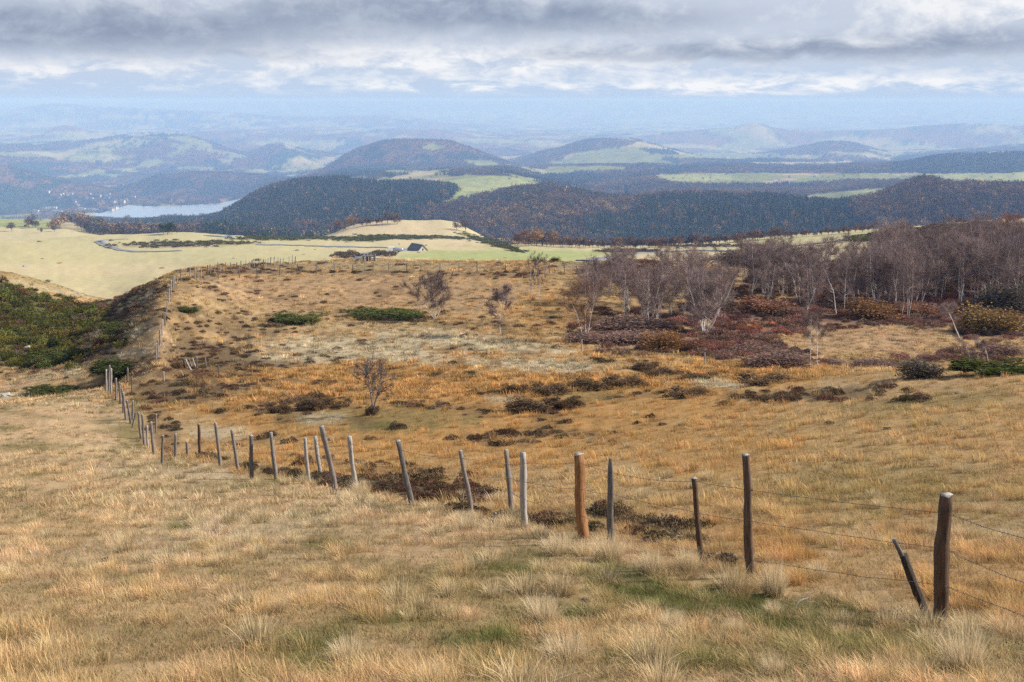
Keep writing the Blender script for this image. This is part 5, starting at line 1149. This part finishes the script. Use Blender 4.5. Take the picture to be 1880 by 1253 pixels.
# ------------------------------------------------------------------ roads
M_road = ground_mat("asphalt", 1.2, .15, .35, .01)
def road(name, label, pts, width, lift=.35):
    W3 = [ray(c, d) for c, d in pts]
    P = np.array([[p.x, p.y, p.z] for p in W3]); k = np.arange(len(P)); Q = np.linspace(0, len(P)-1, (len(P)-1)*10+1)
    C_ = pchip(k, P, Q)
    for _ in range(3): C_[1:-1] = (C_[:-2]+C_[1:-1]*2+C_[2:])/4
    T = np.gradient(C_[:, :2], axis=0); T /= np.linalg.norm(T, axis=1, keepdims=True); N = np.stack([-T[:, 1], T[:, 0]], -1)
    V = []; m = 5
    for i in range(len(C_)):
        for j in range(m):
            q = C_[i, :2] + N[i]*width*(j/(m-1)-.5); V.append((q[0], q[1], max(drop(q[0], q[1]), drop(*C_[i, :2])-.2)+lift))
    V = np.array(V); n = len(C_); i = np.arange(n*m).reshape(n, m); Fq = np.stack([i[:-1, :-1], i[:-1, 1:], i[1:, 1:], i[1:, :-1]], -1).reshape(-1, 4)
    skirt = []; V2 = V.copy(); V2[:, 2] -= .8; o = len(V)
    for e in (0, m-1): skirt.append(np.stack([i[:-1, e], i[1:, e], i[1:, e]+o, i[:-1, e]+o], -1))
    me = mesh_np(name, np.concatenate([V, V2]), [Fq]+skirt, [M_road]); attr(me, 'tint', 'FLOAT_COLOR', np.tile([.20, .205, .22, 1], (2*len(V), 1)))
    ob = obj(name, me); tag(ob, label, "road", None, "structure"); return C_
road("road_bend", "grey country road turning on the pale pasture", [(330, 461), (270, 463), (230, 461), (205, 455), (186, 447), (184, 443), (200, 441), (235, 440)], 5.5)
RB = road("road_barn", "grey country road curving below the barn", [(690, 476), (668, 476), (655, 473), (653, 469), (672, 466), (700, 463), (735, 461), (738, 458), (700, 455), (640, 454), (560, 452), (470, 450)], 6.5)
road("road_top", "grey country road leaving over the rise", [(1370, 461), (1440, 454), (1500, 448), (1545, 443), (1590, 436), (1640, 428), (1690, 422)], 7)
road("road_gap", "grey country road passing behind the thicket", [(1075, 480), (1120, 473), (1170, 467), (1230, 463), (1290, 461), (1370, 461)], 6)
road("road_far", "grey country road near the field crest", [(380, 433), (420, 436), (455, 434), (462, 432), (440, 429), (415, 428)], 7)

# ------------------------------------------------------------------ barn
def mesh_pd(name, v, f, mats, mi=None):
    me = bpy.data.meshes.new(name); me.from_pydata(v, [], f)
    for m in mats: me.materials.append(m)
    if mi: me.polygons.foreach_set('material_index', mi)
    me.update(); return me
def box(x0, x1, y0, y1, z0, z1):
    return [(x, y, z) for z in (z0, z1) for y in (y0, y1) for x in (x0, x1)], [(0, 2, 3, 1), (4, 5, 7, 6), (0, 1, 5, 4), (2, 6, 7, 3), (0, 4, 6, 2), (1, 3, 7, 5)]
M_slate = plain("slate_roof", (.075, .08, .09), .6, 0, .35, .6); M_lime = plain("pale_stone_wall", (.48, .46, .42), .95, 0, .3, 1.2); M_darkw = plain("dark_opening", (.02, .018, .016), .8); M_white = plain("white_paint", (.78, .78, .76), .4, 0, .06); M_glass = plain("dark_glass", (.03, .035, .04), .1); M_tyre = plain("tyre_rubber", (.02, .02, .02), .9); M_galv = plain("galvanised_steel", (.42, .43, .44), .4, .6, .15)
def gable_house(name, L, Wd, hw, hr, wallm, roofm, over=.35):
    """ridge along local x, gables at both ends"""
    root = empty(name, (0, 0, 0)); a, b = L/2, Wd/2
    v = [(-a, -b, -2), (a, -b, -2), (a, b, -2), (-a, b, -2), (-a, -b, hw), (a, -b, hw), (a, b, hw), (-a, b, hw), (-a, 0, hr-.12), (a, 0, hr-.12)]
    w = obj("wall", mesh_pd("wall", v, [(0, 1, 5, 4), (2, 3, 7, 6), (1, 2, 6, 9, 5), (3, 0, 4, 8, 7)], [wallm]), root)
    t = .22; k = (hr-hw)/b; e = b+over; z0 = hw-k*over
    r = [(-a-over, -e, z0), (a+over, -e, z0), (a+over, 0, hr), (-a-over, 0, hr), (a+over, e, z0), (-a-over, e, z0)]
    vv = r + [(x, y, z+t) for x, y, z in r]
    f = [(0, 3, 2, 1), (3, 5, 4, 2), (6, 7, 8, 9), (9, 8, 10, 11), (0, 1, 7, 6), (4, 5, 11, 10), (1, 2, 8, 7), (2, 4, 10, 8), (0, 6, 9, 3), (3, 9, 11, 5)]
    rf = obj("roof", mesh_pd("roof", vv, f, [roofm]), root)
    kids_of(root, w, rf); return root, w, rf
bp_ = ray(776, 461); ks_ = bp_.y/F
barn, bw, brf = gable_house("stone_barn", 36*ks_, 20*ks_, 1.0*ks_*2.0, 12.0*ks_, M_lime, M_slate, .4)
barn.location = ray(766, 461) + Vector((0, 6*ks_, 0)); barn.rotation_euler = (0, 0, R(-52)); tag(barn, "stone barn with steep dark slate roof and pale gable beside the road", "barn")
v, f = box(18*ks_-.05, 18*ks_+.10, -1.1*ks_, 1.3*ks_, .5, 5.4*ks_); dr = obj("door", mesh_pd("door", v, f, [M_darkw]), barn)
v, f = box(-3*ks_, -2*ks_, -5.6*ks_, -5.0*ks_, 7*ks_, 7.6*ks_); obj("skylight", mesh_pd("skylight", v, f, [M_white]), barn)

# ------------------------------------------------------------------ van, tank trailer and sign by the barn
vp = ray(721, 462); van = empty("white_van", vp); van.rotation_euler = (0, 0, R(15)); tag(van, "white van parked by the road bend near the barn", "van")
prof = [(-2.6, .45), (2.5, .45), (2.6, .95), (2.35, 1.25), (1.7, 1.35), (1.0, 2.25), (.6, 2.42), (-2.5, 2.42), (-2.65, 2.2)]
n = len(prof); v = [(x, -.95, z) for x, z in prof] + [(x, .95, z) for x, z in prof]; f = [tuple(range(n)), tuple(range(2*n-1, n-1, -1))] + [(i, i+n, (i+1) % n+n, (i+1) % n) for i in range(n)]
obj("body", mesh_pd("body", v, f, [M_white]), van)
for sy in (-.97, .97):
    v, f = box(.35, 1.25, sy-.02, sy+.02, 1.4, 2.05); obj("side_window", mesh_pd("side_window", v, f, [M_glass]), van)
    for x in (-1.7, 1.6):
        V, Q, ring, tip = tube([(x, sy-.13*np.sign(sy), .36), (x, sy+.03*np.sign(sy), .36)], [.36, .36], 16); k0 = len(V); V = np.concatenate([V, [tip]]); obj("wheel", mesh_np("wheel", V, [Q, np.stack([ring, np.roll(ring, -1), np.full(16, k0)], -1)], [M_tyre], False), van)
v = [(1.73, -.82, 1.38), (1.73, .82, 1.38), (1.07, .8, 2.22), (1.07, -.8, 2.22)]; obj("windscreen", mesh_pd("windscreen", [(x+.02, y, z+.02) for x, y, z in v] + [(x-.03, y, z-.03) for x, y, z in v], [(0, 1, 2, 3), (7, 6, 5, 4), (0, 4, 5, 1), (2, 6, 7, 3), (1, 5, 6, 2), (3, 7, 4, 0)], [M_glass]), van)
tp = ray(731, 463.5); tank = empty("tank_trailer", tp); tag(tank, "grey cylindrical water tank on wheels beside the white van", "trailer")
V, Q, ring, tip = tube([(-2.6, 0, 1.35), (-2.5, 0, 1.35), (-2.2, 0, 1.35), (2.2, 0, 1.35), (2.5, 0, 1.35), (2.6, 0, 1.35)], [.2, .7, .95, .95, .7, .2], 20); obj("tank", mesh_np("tank", V, [Q], [M_galv]), tank)
for sy in (-.8, .8):
    V, Q, ring, tip = tube([(.3, sy-.12, .42), (.3, sy+.12, .42)], [.42, .42], 16); k0 = len(V); V = np.concatenate([V, [tip, V[:16].mean(0)]]); r0 = np.arange(16); obj("wheel", mesh_np("wheel", V, [Q, np.stack([ring, np.roll(ring, -1), np.full(16, k0)], -1), np.stack([np.roll(r0, -1), r0, np.full(16, k0+1)], -1)], [M_tyre], False), tank)
V, Q, *_ = tube([(2.3, 0, .6), (4.0, 0, .55)], [.07, .07], 6); obj("drawbar", mesh_np("drawbar", V, [Q], [M_galv]), tank)
gp = ray(733, 454); sg = empty("road_sign", gp); tag(sg, "small white roadside panel behind the van", "sign")
V, Q, *_ = tube([(0, 0, -.3), (0, 0, 2.0)], [.05, .05], 6); obj("pole", mesh_np("pole", V, [Q], [M_galv]), sg); v, f = box(-.7, .7, -.06, -.02+.02, 1.3, 2.5); obj("panel", mesh_pd("panel", v, f, [M_white]), sg)
# timber crash fence on the outside of the bend
rf_ = empty("roadside_fence", ray(668, 478)); tag(rf_, "low post and rail guard fence round the outside of the road bend", "fence"); o0 = rf_.location
gl = [(648, 471), (650, 474), (655, 476), (662, 478), (668, 479), (674, 480), (680, 480), (688, 480)]; gpts = [ray(c, d)-o0 for c, d in gl]
for p in gpts:
    V, Q, ring, tip = tube([np.array(p)-[0, 0, .3], np.array(p)+[0, 0, 1.0]], [.16, .16], 8); V = np.concatenate([V, [tip]]); obj("post", mesh_np("post", V, [Q, np.stack([ring, np.roll(ring, -1), np.full(8, len(V)-1)], -1)], [WOODS['slate']]), rf_)
V, Q, *_ = tube([np.array(p)+[0, -.2, .75] for p in gpts], [.14]*len(gpts), 6); obj("rail", mesh_np("rail", V, [Q], [M_galv]), rf_)

# ------------------------------------------------------------------ hedgerow trees at the rim of the pastures
M_hbark = plain("hedge_bark", (.12, .10, .09), .9, 0, .3)
HM = [tint_mat("russet_crown", (.13, .066, .042), (.27, .125, .055), .25, .1), tint_mat("purple_crown", (.10, .070, .062), (.17, .115, .095), .25, .1), tint_mat("amber_crown", (.22, .12, .05), (.36, .20, .07), .25, .1), tint_mat("pine_crown", (.022, .036, .024), (.05, .065, .03), .25, .1)]
HPROTO = []
for i in range(8):
    g2 = np.random.default_rng(1200+i); root = empty("hedgerow_tree", (0, 0, 0)); nl = 8
    lob = g2.normal(size=(nl, 3))*[.20, .20, .17] + [0, 0, .60]; n_ = 900; kk = g2.integers(0, nl, n_)
    P = lob[kk] + g2.normal(size=(n_, 3))*[.10, .10, .11]; P = P[P[:, 2] > .16]
    V, Fs, rn = leaves(P, .055, i, asp=1.3); m = mesh_np("crown", V, Fs, [HM[[0, 1, 0, 1, 2, 1, 0, 3][i]]], False); attr(m, 'rnd', 'FLOAT', rn); a = obj("crown", m, root)
    tp_ = [];
    V, Q, *_ = tube([(0, 0, -.08), (.01, 0, .2), (0, .01, .55)], [.028, .022, .008], 6); tp_.append((V, [Q]))
    for l in lob[:6]:
        V, Q, *_ = tube([(0, 0, .18), tuple(l*[.5, .5, .75]), tuple(l)], [.014, .010, .003], 4); tp_.append((V, [Q]))
    V, Fs = join(tp_)[:2]; b_ = obj("trunk", mesh_np("trunk", V, Fs, [M_hbark]), root); kids_of(root, a, b_); HPROTO.append([root, False])
g = random.Random(5)
def hedge_tree(c, d, hpx, label, group, ids=(0, 1, 2, 3, 4, 5, 6), name="hedgerow_tree"):
    i = g.choice(ids); rt = HPROTO[i]
    o = copy_tree(rt[0]) if rt[1] else rt[0]; rt[1] = True
    p = ray(c, d); h = hpx*p.y/F/.95; w = h*g.uniform(.9, 1.35); o.location = p; o.scale = (w, w, h); o.rotation_euler = (0, 0, g.uniform(0, 6.28)); o.name = name; tag(o, label, "tree", group); return o
def rim(c): return float(np.interp(c, [640, 680, 720, 860, 900, 950, 1000, 1080, 1150, 1200, 1300, 1400, 1500, 1600, 1650, 1700], [416, 411, 407, 424, 440, 448, 450, 453, 455, 453, 448, 438, 430, 422, 420, 417]))
for c in np.arange(950, 1440, 7.0): hedge_tree(c+g.uniform(-4, 4), rim(c)+2, g.uniform(12, 20)*(1.25 if c < 1030 else 1), "rusty brown tree in the long row along the far rim of the green pasture", "trees along the rim of the green pasture")
for c in np.arange(1440, 1660, 11.0): hedge_tree(c+g.uniform(-4, 4), rim(c)+3, g.uniform(8, 15), "low russet tree in the row behind the road on the rise", "trees behind the road on the rise", (0, 1, 2, 3, 6))
for c in np.arange(622, 740, 10.0): hedge_tree(c+g.uniform(-3, 3), rim(c)+3 if c > 640 else 424, g.uniform(9, 19), "pinkish brown tree in the row behind the pale round knoll", "trees behind the pale round knoll", (0, 1, 3, 5, 6, 4))
for c, d, h_, lb in [(985, 452, 30, "amber tree at the head of the rim row"), (1010, 452, 26, "second amber tree beside the head of the rim row"), (925, 444, 22, "round grey brown tree at the end of the pale round knoll"), (855, 426, 20, "purple bush on the flank of the pale round knoll"), (838, 424, 16, "smaller grey bush on the flank of the pale round knoll")]:
    hedge_tree(c, d, h_, lb, None, (4, 0) if 'amber' in lb else (1, 3, 5))
for c, d, h_, k in [(22, 425, 14, 1), (52, 417, 16, 1), (60, 418, 14, 1), (66, 418, 13, 3), (118, 409, 12, 4), (134, 402, 18, 4), (150, 424, 22, 1), (165, 428, 22, 3), (180, 430, 20, 5), (100, 426, 12, 5), (75, 428, 10, 3), (230, 412, 16, 5), (300, 430, 20, 7), (308, 431, 22, 7), (316, 430, 20, 7), (325, 430, 12, 5), (400, 430, 14, 4), (448, 433, 12, 0), (535, 431, 11, 7), (345, 418, 10, 4), (372, 416, 8, 0), (384, 417, 8, 4), (545, 428, 18, 1), (560, 428, 22, 0), (575, 429, 20, 1), (590, 429, 18, 3), (606, 430, 16, 0), (620, 426, 14, 1), (500, 431, 10, 3), (520, 431, 12, 1), (480, 431, 8, 0)]:
    hedge_tree(c, d, h_, "leafless tree among the hedged fields above the lake" if k != 7 else "dark conifer in a small clump above the lake fields", "trees among the fields above the lake" if k != 7 else "conifers above the lake fields", (k,), "field_tree")

# ------------------------------------------------------------------ far buildings
M_wallw = plain("white_render", (.58, .56, .52), .9, 0, .1, .2); M_walls = plain("cream_render", (.58, .51, .42), .9, 0, .1, .2); M_tile = plain("clay_tile_roof", (.20, .12, .09), .9, 0, .3, .5); M_roofg = plain("grey_roof", (.17, .175, .19), .7, 0, .2, .5); M_tin = plain("pale_tin_roof", (.55, .58, .62), .5, 0, .1, .3)
HS = []
for i, (L, W_, hw, hr, wm, rm) in enumerate([(14, 9, 6, 9.5, M_wallw, M_roofg), (11, 9, 6.5, 10, M_wallw, M_tile), (18, 9, 5, 8, M_walls, M_roofg), (10, 8, 7, 10, M_walls, M_tile)]):
    r_, w_, f_ = gable_house("village_house", L, W_, hw, hr, wm, rm, .5)
    parts = []
    for x in np.arange(-L/2+2, L/2-1, 3.2):
        for z in (1.6, 4.2)[:1 if hw < 5.5 else 2]:
            vv, ff = box(x, x+1.0, -W_/2-.06, -W_/2+.05, z, z+1.5); o = obj("window", mesh_pd("window", vv, ff, [M_glass]), r_); scene_children[r_.as_pointer()].append(o)
    HS.append([r_, False])
g = random.Random(11)
def house(c, d, label, group, kinds=(0, 1, 2, 3), sc=1.0, name="village_house"):
    h = HS[g.choice(kinds)]; o = copy_tree(h[0]) if h[1] else h[0]; h[1] = True
    p = ray(c, d); o.location = p + Vector((0, 0, .5)); o.rotation_euler = (0, 0, g.uniform(-.7, .7)); o.scale = (sc,)*3; o.name = name; tag(o, label, "house", group)
Z = lambda a, b: (60+a/8.355, 270+b/8.355)
for a, b in [(1275, 860), (1365, 850), (1395, 860), (1435, 835), (1245, 870), (1090, 950), (1190, 975), (1250, 975), (1285, 950), (1265, 960), (1050, 990), (1075, 985), (905, 980), (930, 985), (960, 990), (870, 985), (765, 970), (740, 975), (990, 1000), (1210, 980)]:
    house(*Z(a, b), "white house by the water in the lakeside village", "houses of the lakeside village", sc=1.5)
for a, b in [(185, 970), (240, 960), (265, 965), (310, 965), (340, 955), (410, 1010), (345, 1015), (55, 1005)]:
    house(*Z(a, b), "pale house of the hamlet at the wooded foot behind the lake village", "houses of the hamlet under the woods", (0, 2), 1.5)
for a, b in [(650, 865), (545, 740), (420, 755), (465, 740), (595, 735), (915, 810), (880, 740), (1035, 770), (1075, 875), (1130, 770), (1160, 800), (1180, 740), (1560, 785), (240, 705), (700, 915), (830, 800)]:
    house(*Z(a, b), "small pale house scattered on the wooded slope above the lake village", "houses on the wooded slope", (0, 1, 3), 1.25)
Y_ = lambda a, b: (1000+a/11.75, 320+b/11.75)
house(*Y_(355, 372), "long farm shed with shiny pale roof on the wooded ridge", None, (2,), 1.5, "farm_shed")
for a, b, lb in [(490, 360, "dark roofed farmhouse next to the long shed"), (510, 395, "grey farm building below the long shed"), (580, 350, "white farmhouse on the wooded ridge"), (640, 310, "low dark barn behind the white farmhouse"), (630, 340, "small white house beside the white farmhouse"), (1045, 380, "white house alone among the trees of the ridge"), (445, 335, "small white house behind the long shed"), (880, 380, "blue grey roofed house by a dark conifer")]:
    house(*Y_(a, b), lb, None, (0, 1, 3), .9, "farmhouse")
for a, b, lb in [(1335, 291, "pale farm on the plateau meadow"), (1352, 290, "second pale farm on the plateau meadow, the longer")]: house(a, b, lb, None, (2,), 1.7, "farmhouse")
cp_ = ray(182, 305); castle = empty("ruined_castle", cp_); tag(castle, "ruined round castle keep on its wooded hill", "castle"); kc = cp_.y/F
M_castle = plain("dark_castle_stone", (.13, .11, .10), .95, 0, .3, .1)
g2 = np.random.default_rng(3); m_ = 22; a_ = np.arange(m_)*2*np.pi/m_; rr = 6.0*kc; hs_ = (10.5 + g2.uniform(-1.5, 1.2, m_)*(g2.uniform(0, 1, m_) > .5))*kc
V = np.concatenate([np.stack([rr*np.cos(a_), rr*np.sin(a_), np.full(m_, -8.0)], -1), np.stack([rr*np.cos(a_), rr*np.sin(a_), hs_], -1), np.stack([rr*.82*np.cos(a_), rr*.82*np.sin(a_), hs_], -1), np.stack([rr*.82*np.cos(a_), rr*.82*np.sin(a_), np.full(m_, 2.0)], -1)])
i_ = np.arange(m_); j_ = (i_+1) % m_; obj("keep", mesh_np("keep", V, [np.concatenate([np.stack([i_+m_*k, j_+m_*k, j_+m_*(k+1), i_+m_*(k+1)], -1) for k in range(3)])], [M_castle], False), castle)
vv, ff = box(-11*kc, 10*kc, -9*kc, -8*kc, -12, 2.2*kc); obj("curtain_wall", mesh_pd("curtain_wall", vv, ff, [M_castle]), castle)
vv, ff = box(3.5*kc, 7.5*kc, -5*kc, 0, -8, 8*kc); obj("tower", mesh_pd("tower", vv, ff, [M_castle]), castle)

# ------------------------------------------------------------------ haze
HZ = (-40000, 40000, -2000, 52000, -760, 14)
hv = [(x, y, z) for z in HZ[4:6] for y in HZ[2:4] for x in HZ[0:2]]
hm = bpy.data.meshes.new("haze"); hm.from_pydata(hv, [], [(0, 2, 3, 1), (4, 5, 7, 6), (0, 1, 5, 4), (2, 6, 7, 3), (0, 4, 6, 2), (1, 3, 7, 5)])
M_haze = bpy.data.materials.new("haze"); M_haze.use_nodes = True
nt = M_haze.node_tree; nt.nodes.clear()
pv = node(nt, 'ShaderNodeVolumePrincipled'); pv.inputs['Color'].default_value = (.31, .50, .89, 1); pv.inputs['Absorption Color'].default_value = (.42, .42, .42, 1); pv.inputs['Density'].default_value = 1/7800
nt.links.new(pv.outputs[0], node(nt, 'ShaderNodeOutputMaterial').inputs['Volume'])
M_haze.cycles.homogeneous_volume = True
hm.materials.append(M_haze)
haze = obj("haze", hm); tag(haze, "pale blue haze hanging over the valley", "haze", kind="stuff")
